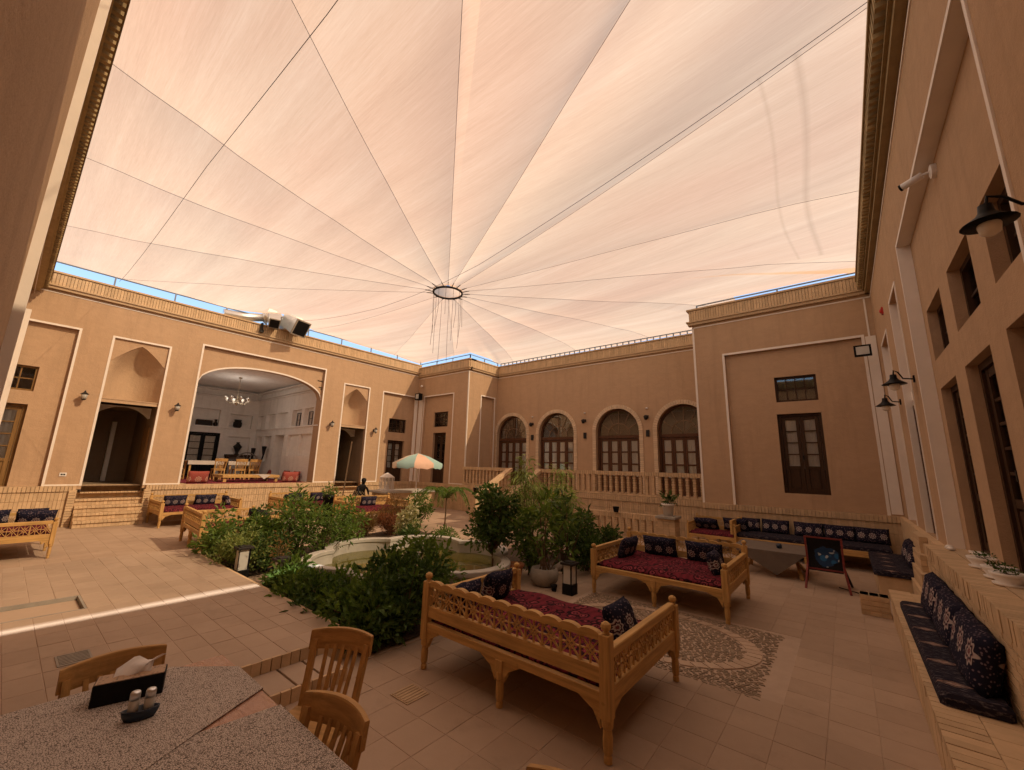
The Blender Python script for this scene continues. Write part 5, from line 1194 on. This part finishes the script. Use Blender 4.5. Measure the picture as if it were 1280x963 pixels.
plant('dry_grass_clump','reddish dry flowering clump behind the pool rim',(-10.1,6.35,.05),.62,.40,20,80,.10,.014,'leaf_dry',50,None,cl=.14,cat='plant',droop=-.5)
plant('dry_grass_clump','dark red stemmed clump beside the dry flowering one',(-9.9,7.05,.05),.60,.40,20,80,.10,.016,'leaf_red',51,None,cl=.14,cat='plant',droop=-.5)
plant('dry_grass_clump','orange flowering clump at the far side of the garden',(-11.6,8.35,.05),.85,.42,18,70,.10,.02,'leaf_dry',52,None,cl=.15,cat='plant')
plant('variegated_plant','pale variegated plant standing bright above the pool rim',(-8.55,6.6,.05),.92,.20,14,70,.10,.05,'leaf_pale',53,None,cl=.12,cat='plant')
plant('garden_shrub','leafy stem plant below the variegated one by the water',(-8.2,6.35,.05),.55,.24,12,80,.08,.04,'leaf_dark',54,BS)
plant('garden_shrub','small green shrub on the pool side of the thin palm',(-7.9,7.25,.02),.42,.26,12,70,.07,.03,'leaf_mid',55,BS)
plant('garden_shrub','tall leafy shrub between the dry clump and the parasol',(-11.1,8.9,.02),1.05,.40,18,80,.10,.04,'leaf_mid',56,BS)
# thin palm with arching fronds
pa=thing('thin_palm','thin stemmed palm with arching feathery fronds in front of the terrace','palm',(-9.6,8.75,0)); r=random.Random(9)
s=MB(); b=Vector((-9.6,8.75,0)); s.tube([b,b+Vector((.02,.0,.6)),b+Vector((0,.02,1.05))],[.026,.022,.02],7); s.build('trunk',mt['bark'],pa)
for k in range(9):
    a=2*math.pi*k/9+r.uniform(-.2,.2); L=r.uniform(.8,1.25); P=[]
    for i in range(9):
        t=i/8; P.append(b+Vector((math.cos(a)*L*t,math.sin(a)*L*t,1.02+.62*math.sin(math.pi*min(1,t*.95)*.62)*1.0-.75*t*t)))
    m=MB(); m.tube(P,[.010*(1-.8*i/8)+.002 for i in range(9)],5)
    for i in range(1,9):
        for j in range(5):
            p=P[i-1].lerp(P[i],j/5); d=(P[i]-P[i-1]).normalized()
            for sd in(-1,1):
                x=d.cross(Vector((0,0,1))).normalized()*sd; leaf(m,p,x+d*.6+Vector((0,0,-.5)),.20*(1-.4*abs(i/8-.5)),.016,r,r.random())
    m.build('frond',mt['leaf_mid'],pa)
# ================================================================ pots, lanterns
def pot(name,label,loc,prof,mat,group=None,n=18,cat='pot'):
    m=MB(); m.lathe(prof,loc,n); return tag(m.build(name,mt[mat],None,True),label,cat,group)
sp=thing('stone_planter','rough round stone mortar planter with a spout beside the daybed','planter',(-4.25,6.25,0))
m=MB(); m.lathe([(.10,0),(.17,.02),(.235,.10),(.25,.19),(.225,.29),(.20,.295),(.17,.26),(.05,.24)],(-4.25,6.25,0),22); m.build('bowl',mt['stone'],sp,True); m=MB(); m.tube([(-4.14,6.40,.24),(-4.03,6.52,.36)],[.07,.05],8); m.build('spout',mt['stone'],sp,True)
def potted(label,loc,r,h,mat,leafmat,lab2,ph,nl=12,L=.07,W=.03,seed=1,sp_=None,group=None):
    pot('plant_pot',label,loc,[(r*.72,0),(r*.95,h*.85),(r*1.06,h*.86),(r*1.06,h),(r*.92,h),(r*.86,h*.88),(.01,h*.86)],mat,group)
    return plant('potted_plant',lab2,(loc[0],loc[1],loc[2]+h*.86),ph,sp_ or r*1.1,10,nl,L,W,leafmat,seed,None,cl=r*.9,stemr=.005,cat='plant')
potted('plain white pot on the pier of the low openwork wall',(-4.02,12.1,.75),.17,.33,'whiteceramic','leaf_dark','fleshy green plant in the white pot on the pier',.34,9,.16,.05,71)
pot('plant_pot','white bowl of flowers on the pier below the stair rail',(-7.9,12.1,.75),[(.14,0),(.26,.16),(.28,.18),(.25,.18),(.02,.15)],'whiteceramic'); plant('flowers','bunch of red and yellow flowers in the white bowl',(-7.9,12.1,.90),.32,.18,14,26,.05,.04,'petal',72,None,cl=.1,stemr=.005,cat='flowers')
pot('plant_pot','small black pot left on top of the low openwork wall',(-5.6,12.1,.715),[(.07,0),(.10,.15),(.10,.16),(.02,.15)],'black')
pot('plant_pot','small black pot on the newel pier of the terrace stairs',(-10.85,11.36,1.003),[(.08,0),(.11,.17),(.11,.18),(.02,.17)],'black')
potted('dark bowl of greenery on the daybed below the arched hall',(-14.35,7.55,.0),.22,.85,'black','leaf_mid','round leafy plant overflowing the dark bowl by the daybed',.40,26,.09,.04,73,.30)
pot('plant_pot','small terracotta pot beside the stone planter',(-4.75,6.05,0),[(.10,0),(.15,.26),(.17,.27),(.17,.31),(.14,.31),(.02,.28)],'terracotta')
potted('low black pot under the pale twigged shrub by the path',(-7.45,3.15,.006),.12,.26,'black','leaf_dry','wispy yellowing plant in the low black pot by the path',.62,10,.08,.02,74)
potted('tiny dark pot of herbs behind the lone daybed',(-4.45,5.35,.006),.11,.20,'black','leaf_mid','small herb tuft in the tiny dark pot',.22,20,.05,.03,75)
pot('plant_pot','small black cup next to the garden lantern by the planter',(-3.95,6.1,0),[(.04,0),(.055,.10),(.05,.10),(.01,.09)],'black')
for k,(x,y,r_,lab,l2) in enumerate(((1.0,6.42,.12,'white flower bowl on the window ledge, by the second deep window','small succulents in the ledge bowl by the second deep window'),(1.0,5.86,.115,'white flower bowl on the window ledge with a companion bowl close by','succulents in the middle ledge bowl'),(1.0,5.55,.12,'white flower bowl on the window ledge at the end of the bowl row','succulents in the end ledge bowl'))):
    pot('flower_bowl',lab,(x,y,ZP+.002),[(r_*.9,0),(r_*.95,.015),(r_*.7,.02),(r_,.08),(r_*1.03,.10),(r_*.92,.10),(.01,.085)],'whiteceramic','white bowls on the window ledge',cat='bowl')
    plant('succulent',l2,(x,y,ZP+.09),.035,r_*.55,7,8,.032,.016,'leaf_dark',80+k,'succulents on the window ledge',cl=.035,stemr=.003,cat='plant')
m=MB(); m.lathe([(.03,0),(.05,.02),(.03,.05)],(.93,7.72,ZP),8); m.lathe([(.03,0),(.045,.02),(.025,.04)],(.93,7.62,ZP),8); tag(m.build('shell_ornament',mt['whiteceramic'],None,True),'small pale ornament at the foot of the white niche reveal','ornament')
LG='garden lanterns'
def lantern(loc,label,h=.50,s=1):
    g=thing('garden_lantern',label,'lantern',loc,LG); x,y,z=loc; a=.085*s
    m=MB(); m.bbox((x-a,y-a,z),(x+a,y+a,z+.15*s),.008); m.build('base',mt['black'],g)
    m=MB(); m.bbox((x-a*.82,y-a*.82,z+.15*s),(x+a*.82,y+a*.82,z+h-.05),.004); m.build('glass',mt['frosted'],g)
    for sx in(-1,1):
        for sy in(-1,1): m=MB(); m.box((x+sx*a*.72-.010,y+sy*a*.72-.010,z+.15*s),(x+sx*a*.72+.016*sx,y+sy*a*.72+.016*sy,z+h-.05)) ; m.build('corner_bar',mt['black'],g)
    m=MB(); m.bbox((x-a*1.25,y-a*1.25,z+h-.05),(x+a*1.25,y+a*1.25,z+h-.015),.006); m.bbox((x-a*.8,y-a*.8,z+h-.015),(x+a*.8,y+a*.8,z+h),.004); m.build('cap',mt['iron'],g); return g
lantern((-8.12,2.86,.006),'square black garden lantern at the corner of the leafy bed',.55,1.15); lantern((-6.95,3.02,.006),'square garden lantern half covered by the front bed shrub',.52,1.15); lantern((-3.68,6.15,.0),'square garden lantern beside the stone planter',.50,1.1); lantern((-10.55,6.2,.0),'small garden lantern by the dry clump behind the pool',.48)
# ================================================================ wall lamps and fittings
def wall_lantern(u,z,label):
    l=thing('wall_lantern',label,'lamp',TI(u,z,0),'small lanterns on the hall wall'); T=lambda a,b,d:TI(u+a,z+b,d)
    m=MB(); tbox(m,T,-.035,.035,-.06,.06,0,.02); m.bar(T(0,.03,.02),T(0,.09,.17),.018); m.build('bracket',mt['iron'],l)
    m=MB(); m.lathe([(.055,-.10),(.075,.03),(.06,.05)],T(0,0,.19),10); m.build('glass',mt['frosted'],l,True); m=MB(); m.lathe([(.10,.045),(.03,.10),(.012,.15)],T(0,0,.19),10); m.lathe([(.03,-.13),(.06,-.10)],T(0,0,.19),10); m.build('cap',mt['iron'],l)
for u,z,lab in((1.22,3.70,'small wall lantern between the ochre door panel and the stair niche'),(3.40,3.64,'small wall lantern between the stair niche and the arched hall'),(8.76,3.60,'small wall lantern between the arched hall and the far niche'),(10.90,3.50,'small wall lantern between the far niche and the far door')): wall_lantern(u,z,lab)
def arch_lamp(u,z,label):
    l=thing('wall_lantern',label,'lamp',TA(u,z,0),'small lamps between the arched windows'); T=lambda a,b,d:TA(u+a,z+b,d)
    m=MB(); tbox(m,T,-.05,.05,-.05,.07,0,.03); m.bar(T(0,.02,.03),T(0,.05,.15),.02); m.build('bracket',mt['iron'],l); m=MB(); m.lathe([(.05,-.12),(.09,0),(.05,.06)],T(0,0,.17),10); m.build('shade',mt['iron'],l,True)
    m=MB(); m.lathe([(.03,0),(.05,.02),(.03,.05)],T(0,.32,.04),8); m.build('sensor',mt['whitepaint'],l); m=MB(); tbox(m,T,-.06,.06,-.75,-.5,0,.06); m.build('switch_box',mt['iron'],l)
arch_lamp(-11.28,3.98,'wall lamp between the stairs window and its neighbour'); arch_lamp(-8.5,4.0,'wall lamp between the two middle arched windows'); arch_lamp(-5.78,4.02,'wall lamp beside the arched window next to the end block')
def goose(y,z,label,s=1.0,dd=.30):
    l=thing('gooseneck_lamp',label,'lamp',TW(y,z,0),'gooseneck lamps on the tall windowed wall'); T=lambda a,b,d:TW(y+a,z+b,d)
    m=MB(); tbox(m,T,-.03,.03,-.05,.05,0,.02); m.build('wall_plate',mt['black'],l)
    m=MB(); m.tube([T(0,0,.02),T(0,.02,dd*.55),T(0,.11*s,dd*.75),T(0,.14*s,dd*.95),T(0,.05*s,dd)],.010*s,6); m.build('neck',mt['black'],l)
    c=T(0,.0,dd); m=MB(); m.lathe([(.135*s,-.055*s),(.13*s,-.05*s),(.06*s,.0),(.04*s,.03*s),(.035*s,.08*s)],c,18); m.build('shade',mt['black'],l,True)
    m=MB(); m.lathe([(.02*s,-.14*s),(.05*s,-.12*s),(.058*s,-.07*s),(.045*s,-.03*s)],c,14); m.build('bulb',mt['glassbulb'],l,True)
goose(2.91,3.30,'large gooseneck lamp with a white globe by the near niche edge',.76,.26); goose(8.34,3.44,'gooseneck lamp beside the white niche reveal',1.1,.23); goose(10.41,3.38,'small gooseneck lamp between the two narrow far niches',1.1,.22)
cc=thing('security_camera','white tube security camera on the wall above the deep windows','camera',TW(5.77,5.24,-.14)); T=lambda a,b,d:TW(5.77+a,5.24+b,d)
m=MB(); m.lathe([(.075,0),(.075,.04),(.04,.05)],T(0,0,-.14),14,axis=Matrix.Rotation(-H,3,'Y')); m.build('base',mt['whitepaint'],cc); m=MB(); m.tube([T(0,0,-.10),T(.01,.0,-.06),T(.03,0,-.01)],.014,8); m.build('arm',mt['whitepaint'],cc)
m=MB(); m.tube([T(.02,.0,-.04),T(.10,-.03,.12)],.038,12); m.build('body',mt['whitepaint'],cc,True); m=MB(); m.tube([T(.099,-.0297,.118),T(.108,-.033,.135)],.039,12); m.build('lens_hood',mt['black'],cc)
def flood(name,T,label,s=.13):
    f=thing('floodlight',label,'floodlight',T(0,0,0),'floodlights'); m=MB(); tbox(m,T,-s,s,-s*.85,s*.85,.12,.19); m.build('housing',mt['black'],f); m=MB(); tbox(m,T,-s*.75,s*.75,-s*.6,s*.6,.19,.196); m.build('glass',mt['frosted'],f); m=MB(); tbox(m,T,-.02,.02,-.02,.02,0,.12); m.build('bracket',mt['black'],f)
flood('f',lambda a,b,d:(.62+a,12.62-d,4.93+b),'black floodlight in the corner of the end block',.16); flood('f',lambda a,b,d:(-17.0+d*.7+a*.7,13.2-d*.7+a*.7,5.42+b),'black floodlight in the inner corner beside the arched hall building',.20)
m=MB(); m.lathe([(.06,0),(.05,.04),(.02,.06)],TW(10.9,5.35,0),10,axis=Matrix.Rotation(-H,3,'Y')); m.box(TW(10.84,5.28,0),TW(10.96,5.42,.03)); tag(m.build('fire_alarm',mt['alarm'],None),'small red fire alarm sounder high on the tall windowed wall','alarm')
m=MB(); m.lathe([(.05,-.04),(.07,0),(.04,.06)],(-16.9,13.25,6.0),10); m.bar((-16.9,13.25,6.0),(-17.05,13.36,6.0),.03); tag(m.build('bulkhead_lamp',mt['whitepaint'],None),'small pale lamp above the corner floodlight','lamp')
# ================================================================ parasol
ps=thing('garden_parasol','small garden parasol with teal and salmon panels and a valance','parasol',(-13.5,10.65,0)); cx,cyy=-13.5,10.65
m=MB(); m.tube([(cx,cyy,0),(cx,cyy,2.42)],.022,8); m.build('pole',mt['whitepaint'],ps)
m=MB(); m.lathe([(.28,0),(.28,.06),(.06,.09),(.04,.25)],(cx,cyy,0),16); m.build('base',mt['stone'],ps)
for k in range(8):
    a0=2*math.pi*k/8; a1=2*math.pi*(k+1)/8; m=MB(); pr=[]
    for r_,z in((.02,2.42),(.45,2.30),(1.0,2.03)): pr.append([(cx+r_*math.cos(a0+(a1-a0)*j/6)*(1-.035*math.sin(math.pi*j/6)*(r_>.9)),cyy+r_*math.sin(a0+(a1-a0)*j/6)*(1-.035*math.sin(math.pi*j/6)*(r_>.9)),z-.05*math.sin(math.pi*j/6)*(r_/1.0)) for j in range(7)])
    pr.append([(x,y,z-.17-.02*math.sin(j*2.)) for j,(x,y,z) in enumerate(pr[-1])]); m.loft(pr,False,closed=False); m.build('canopy_panel',mt[['par_teal','par_cream','par_teal','par_cream','par_pink','par_cream','par_teal','par_pink'][k]],ps,True)
    m=MB(); m.bar((cx,cyy,2.40),(cx+.98*math.cos(a0),cyy+.98*math.sin(a0),2.01),.014); m.build('rib',mt['whitepaint'],ps)
# ================================================================ ledge with birdcage
st=thing('stone_ledge','pale stone topped brick ledge under the birdcage lantern','ledge',(-15.0,11.1,0))
q=MB(); q.box((-15.55,10.0,0),(-14.45,12.3,.80)); q.build('ledge_body',mt['brick'],st); q=MB(); q.bbox((-15.65,9.85,.80),(-14.35,12.4,.88),.012); q.build('ledge_slab',mt['poolstone'],st)
bc=thing('birdcage_lantern','tall pale wire birdcage lantern standing on the stone ledge','lantern',(-15.0,10.3,.88)); x,y,z=-15.0,10.3,.88
m=MB(); m.bbox((x-.24,y-.24,z),(x+.24,y+.24,z+.05),.01); m.build('base_tray',mt['whitepaint'],bc); m=MB(); m.bbox((x-.22,y-.22,z+.52),(x+.22,y+.22,z+.55),.01); m.build('top_tray',mt['whitepaint'],bc)
for k in range(6):
    for sx,sy in((1,0),(-1,0),(0,1),(0,-1)):
        t=-.2+.08*k; a=(x+sx*.21+(t if sx==0 else 0),y+sy*.21+(t if sy==0 else 0)); m=MB(); m.box((a[0]-.008,a[1]-.008,z+.05),(a[0]+.008,a[1]+.008,z+.52)); m.build('wire',mt['whitepaint'],bc)
m=MB(); m.loft([[(x-.21,y-.21,z+.55),(x+.21,y-.21,z+.55),(x+.21,y+.21,z+.55),(x-.21,y+.21,z+.55)],[(x-.1,y-.1,z+.66),(x+.1,y-.1,z+.66),(x+.1,y+.1,z+.66),(x-.1,y+.1,z+.66)],[(x-.02,y-.02,z+.72),(x+.02,y-.02,z+.72),(x+.02,y+.02,z+.72),(x-.02,y+.02,z+.72)]],True); m.build('roof',mt['whitepaint'],bc)
m=MB(); m.lathe([(.06,.05),(.07,.2),(.03,.24)],(x,y,z),10); m.build('candle',mt['tissue'],bc)
# ================================================================ person seated by the far stairs
pe_=thing('person','person in a black top and checked skirt bending forward on the brick steps','person',(-15.3,9.25,0))
b=MB()
def bodyring(c,rx,ry,tilt=0,n=12): return [(c[0]+rx*math.cos(t),c[1]+ry*math.sin(t),c[2]+tilt*math.cos(t)) for t in[2*math.pi*k/n for k in range(n)]]
m=MB(); m.loft([bodyring((-15.3,9.25,.52),.20,.24),bodyring((-15.28,9.25,.62),.19,.22),bodyring((-15.26,9.26,.80),.14,.19),bodyring((-15.20,9.27,.98),.14,.21,.03),bodyring((-15.15,9.28,1.08),.11,.19,.03),bodyring((-15.12,9.28,1.13),.06,.07),bodyring((-15.10,9.28,1.17),.055,.055),bodyring((-15.07,9.28,1.22),.085,.075),bodyring((-15.06,9.28,1.29),.095,.085),bodyring((-15.07,9.28,1.35),.06,.055)],True)
for sy in(-1,1):
    m.tube([(-15.16,9.28+sy*.17,1.05),(-15.05,9.28+sy*.23,.86),(-14.92,9.28+sy*.16,.72)],[.055,.045,.032],8)
    m.tube([(-15.28,9.25+sy*.10,.56),(-14.90,9.25+sy*.12,.55),(-14.86,9.25+sy*.12,.30),(-14.85,9.25+sy*.12,.02)],[.10,.085,.06,.045],8)
bo=m.build('body',mt['hair'],pe_,True); sub=bo.modifiers.new('sub','SUBSURF'); sub.levels=1; sub.render_levels=2
m=MB(); m.loft([bodyring((-15.27,9.25,.88),.165,.215),bodyring((-15.29,9.25,.70),.225,.265),bodyring((-15.27,9.25,.56),.25,.30),bodyring((-15.2,9.25,.44),.27,.32)],False); m.build('skirt',mt['check'],pe_,True)
m=MB(); m.lathe([(.02,-.10),(.075,-.05),(.098,.02),(.092,.08),(.03,.115)],(-15.075,9.28,1.275),14); m.build('hair',mt['hair'],pe_,True)
for sy in(-1,1):
    m=MB(); p=Vector((-14.92,9.28+sy*.16,.72)); m.tube([p,p+Vector((.06,-sy*.02,-.03))],[.034,.028],8)
    for f_ in range(4): m.tube([p+Vector((.05,-sy*.02+.014*(f_-1.5),-.03)),p+Vector((.09,-sy*.02+.016*(f_-1.5),-.05)),p+Vector((.105,-sy*.02+.016*(f_-1.5),-.08))],[.009,.008,.006],6)
    m.tube([p+Vector((.02,-sy*.04,-.01)),p+Vector((.06,-sy*.065,-.03))],[.010,.007],6); m.build('hand',mt['skin'],pe_,True)
# ================================================================ inside the hall
m=MB(); m.box((-23.9,4.1,ZP+.008),(-17.35,8.1,ZP+.020)); tag(m.build('hall_carpet',mt['carpet'],None),'large red patterned carpet covering the floor of the arched hall','carpet')
ZF=ZP+.02
for x,y,rz,lab in((-17.75,4.45,0,'red floor cushion propped at the stair side of the hall opening'),(-17.75,7.55,0,'red floor cushion propped at the far side of the hall opening'),(-19.6,8.1,H,'dark red floor cushion leaning on the hall side wall'),(-18.6,8.1,H,'dark red floor cushion on the side wall close to the hall opening'),(-21.2,8.0,H*.8,'red floor cushion deep in the hall by the side doorway')):
    pillow(PIR,(x,y,ZF),-H+rz,R(-12),lab,'red floor cushions in the hall')
lp=thing('low_platform','low wooden platform with a small cloth in the arched hall','table',(-18.7,6.0,ZF)); m=MB(); m.bbox((-19.3,5.3,ZF+.16),(-18.1,7.3,ZF+.26),.01); m.build('platform_top',mt['wood'],lp)
for x in(-19.2,-18.2):
    for y in(5.4,7.2): m=MB(); m.box((x-.05,y-.05,ZF),(x+.05,y+.05,ZF+.16)); m.build('leg',mt['wood'],lp)
m=MB(); m.box((-19.0,6.5,ZF+.261),(-18.09,6.95,ZF+.266)); m.prism([(6.5,ZF+.265),(6.95,ZF+.265),(6.72,ZF+.1)],lambda a,b,d:(-18.09+d,a,b),0,.004); m.build('small_cloth',mt['cloth_pale'],lp)
def hall_table(x,y,lab):
    t=thing('hall_table',lab,'table',(x,y,ZF),'tables in the hall'); m=MB(); m.bbox((x-.4,y-.6,ZF+.72),(x+.4,y+.6,ZF+.75),.006); m.build('table_top',mt['wood'],t); m=MB(); m.box((x-.42,y-.62,ZF+.752),(x+.42,y+.62,ZF+.758)); m.box((x+.415,y-.62,ZF+.60),(x+.42,y+.62,ZF+.752)); m.build('cloth',mt['cloth_pale'],t)
    for sx in(-1,1):
        for sy in(-1,1): m=MB(); m.box((x+sx*.34-.03,y+sy*.52-.03,ZF),(x+sx*.34+.03,y+sy*.52+.03,ZF+.72)); m.build('leg',mt['wood'],t)
hall_table(-20.9,5.35,'cloth covered table in the hall before the black door'); hall_table(-20.9,6.75,'cloth covered table in the hall before the vase niche')
for x,y,rz,lab in((-20.35,5.75,H+R(180),'pale wooden chair with its back to the hall opening'),(-20.9,4.55,R(180)*0+math.pi,'wooden chair at the stair side end of the hall table'),(-20.35,6.5,-H,'wooden chair behind the low platform in the hall'),(-20.4,7.05,-H,'wooden chair at the far hall table facing the vase niche')): chair(copy_tree(ch),(x,y,ZF),rz,lab)
con=thing('console_table','dark console table under the vase niche on the back wall of the hall','table',(-24.05,7.55,ZF)); m=MB(); m.box((-24.29,7.02,2.10),(-23.85,8.06,2.22)); m.build('top',mt['darkwood'],con)
for y in(7.08,8.0): m=MB(); m.box((-24.25,y-.04,ZF),(-23.9,y+.04,2.10)); m.build('leg',mt['darkwood'],con)
pot('vase','dark wide mouthed vase on the console in the hall',(-24.05,7.48,2.222),[(.10,0),(.06,.08),(.14,.28),(.20,.40),(.10,.50),(.06,.58),(.09,.62),(.02,.60)],'iron',cat='vase')
pot('jar','dark jar in the upper niche of the hall',(-24.38,7.42,3.582),[(.14,0),(.19,.1),(.19,.28),(.15,.32),(.17,.42),(.02,.42)],'iron',cat='jar')
pot('small_vase','small dark vase in the wide upper niche of the hall',(-24.38,6.46,3.582),[(.06,0),(.10,.12),(.04,.24),(.07,.34),(.02,.34)],'iron',cat='vase')
rd=thing('old_radio','old dark wooden radio in the wide upper niche of the hall','radio',(-24.4,6.0,3.582)); m=MB(); m.bbox((-24.5,5.66,3.582),(-24.30,6.32,3.86),.02); m.build('case',mt['darkwood'],rd); m=MB(); m.box((-24.30,5.72,3.62),(-24.292,6.26,3.80)); m.build('speaker_grille',mt['iron'],rd)
cl=thing('chandelier','glass chandelier hanging in the arched hall','chandelier',(-20.5,6.08,5.55)); cx,cyy=-20.5,6.08
m=MB(); m.tube([(cx,cyy,5.55),(cx,cyy,4.45)],.012,6); m.lathe([(.08,5.50),(.05,5.55)],(cx,cyy,0),10); m.lathe([(.02,4.30),(.09,4.40),(.05,4.55),(.03,4.75)],(cx,cyy,0),10); m.build('stem',mt['brass'],cl)
for k in range(8):
    a=2*math.pi*k/8; m=MB(); m.tube([(cx,cyy,4.45),(cx+.28*math.cos(a),cyy+.28*math.sin(a),4.36),(cx+.45*math.cos(a),cyy+.45*math.sin(a),4.50)],.012,5); m.build('arm',mt['brass'],cl)
    m=MB(); m.lathe([(.02,0),(.05,.05),(.065,.13)],(cx+.45*math.cos(a),cyy+.45*math.sin(a),4.50),8); m.build('glass_cup',mt['glassbulb'],cl)
for k in range(8): 
    a=2*math.pi*k/8; m=MB(); m.lathe([(.012,.06),(.026,.10),(.012,.15)],(cx+.45*math.cos(a),cyy+.45*math.sin(a),4.50),8); m.build('lit_bulb',mt['lit'],cl)
pl=bpy.data.lights.new('chandelier_light','POINT'); pl.energy=13; pl.shadow_soft_size=.35; pl.color=(1,.86,.72); plo=bpy.data.objects.new('chandelier_light',pl); col.objects.link(plo); plo.parent=cl; plo.location=(0,0,-1.0)
for x,lab in((-19.65,'narrow dark framed panel in the side wall niche next to the outermost one'),(-18.45,'narrow dark framed panel in the outermost niche of the hall side wall')):
    g=thing('framed_panel',lab,'picture',(x,8.4,3.6),'framed panels in the hall niches'); T=lambda a,b,d:(x+a,8.44-d,3.57+b)
    m=MB(); tbox(m,T,-.20,.20,0,.03,0,.03); tbox(m,T,-.20,.20,.59,.62,0,.03); tbox(m,T,-.20,-.17,.03,.59,0,.03); tbox(m,T,.17,.20,.03,.59,0,.03); tbox(m,T,-.12,-.10,.06,.56,.0,.02); tbox(m,T,.10,.12,.06,.56,.0,.02); tbox(m,T,-.1,.1,.28,.30,0,.02); m.build('frame',mt['black'],g); m=MB(); tbox(m,T,-.17,.17,.03,.59,0,.01); m.build('print',mt['cloth_pale'],g)
m=MB(); m.tube([(-22.4,7.9,ZF),(-22.6,8.2,2.2),(-22.65,8.22,2.65)],[.03,.04,.12],8); tag(m.build('folded_umbrella',mt['hair'],None),'dark folded umbrella leaning in the hall corner','umbrella')
m=MB(); m.tube([(-23.3,7.95,ZF+.9),(-23.4,8.0,2.55)],[.05,.11],8); m.lathe([(.16,0),(.16,.9)],(-23.35,7.9,ZF),10); tag(m.build('pedestal_figure',mt['hair'],None),'dark slender figure on a pedestal in the hall corner','statue')
wh=thing('spinning_wheel','pale spinning wheel standing in the hall by the side wall','spinning wheel',(-22.6,7.5,ZF)); m=MB(); n=28
m.loft([[(-22.6+(.42+.03*math.cos(a))*math.cos(t)*.3,7.5+(.42+.03*math.cos(a))*math.cos(t),ZF+.75+(.42+.03*math.cos(a))*math.sin(t)) for a in[2*math.pi*k/6 for k in range(6)]] for t in[2*math.pi*k/n for k in range(n+1)]],False); m.build('rim',mt['stone'],wh)
m=MB()
for k in range(6): t=math.pi*k/6; m.bar((-22.6-.3*.42*math.cos(t),7.5-.42*math.cos(t),ZF+.75-.42*math.sin(t)),(-22.6+.3*.42*math.cos(t),7.5+.42*math.cos(t),ZF+.75+.42*math.sin(t)),.02)
m.build('spokes',mt['stone'],wh); m=MB(); m.bar((-22.5,7.2,ZF),(-22.6,7.5,ZF+.75),.04); m.bar((-22.5,7.8,ZF),(-22.6,7.5,ZF+.75),.04); m.box((-22.7,7.1,ZF+.3),(-22.4,7.95,ZF+.34)); m.build('stand',mt['wood'],wh)
# leaning ladder at the far stairs and a loose stone by the leafy bed
m=MB(); m.bar((-16.3,9.1,.2),(-17.1,9.75,2.9),.05); tag(m.build('leaning_pole',mt['bark'],None),'thin pole leaning into the far pointed niche','pole')
r=random.Random(5)
for k,(x,y,h_,lab) in enumerate(((-11.3,4.9,.62,'pale pointed rock standing behind the leafy bed'),)):
    m=MB(); m.loft([[(x+.30*s*math.cos(t)*(1+.15*math.sin(3*t)),y+.28*s*math.sin(t)*(1+.1*math.cos(2*t)),z) for t in[2*math.pi*i/9 for i in range(9)]] for s,z in((1,0),(.9,.2),(.55,.42),(.15,h_))],True); tag(m.build('garden_rock',mt['stone'],None),lab,'rock')
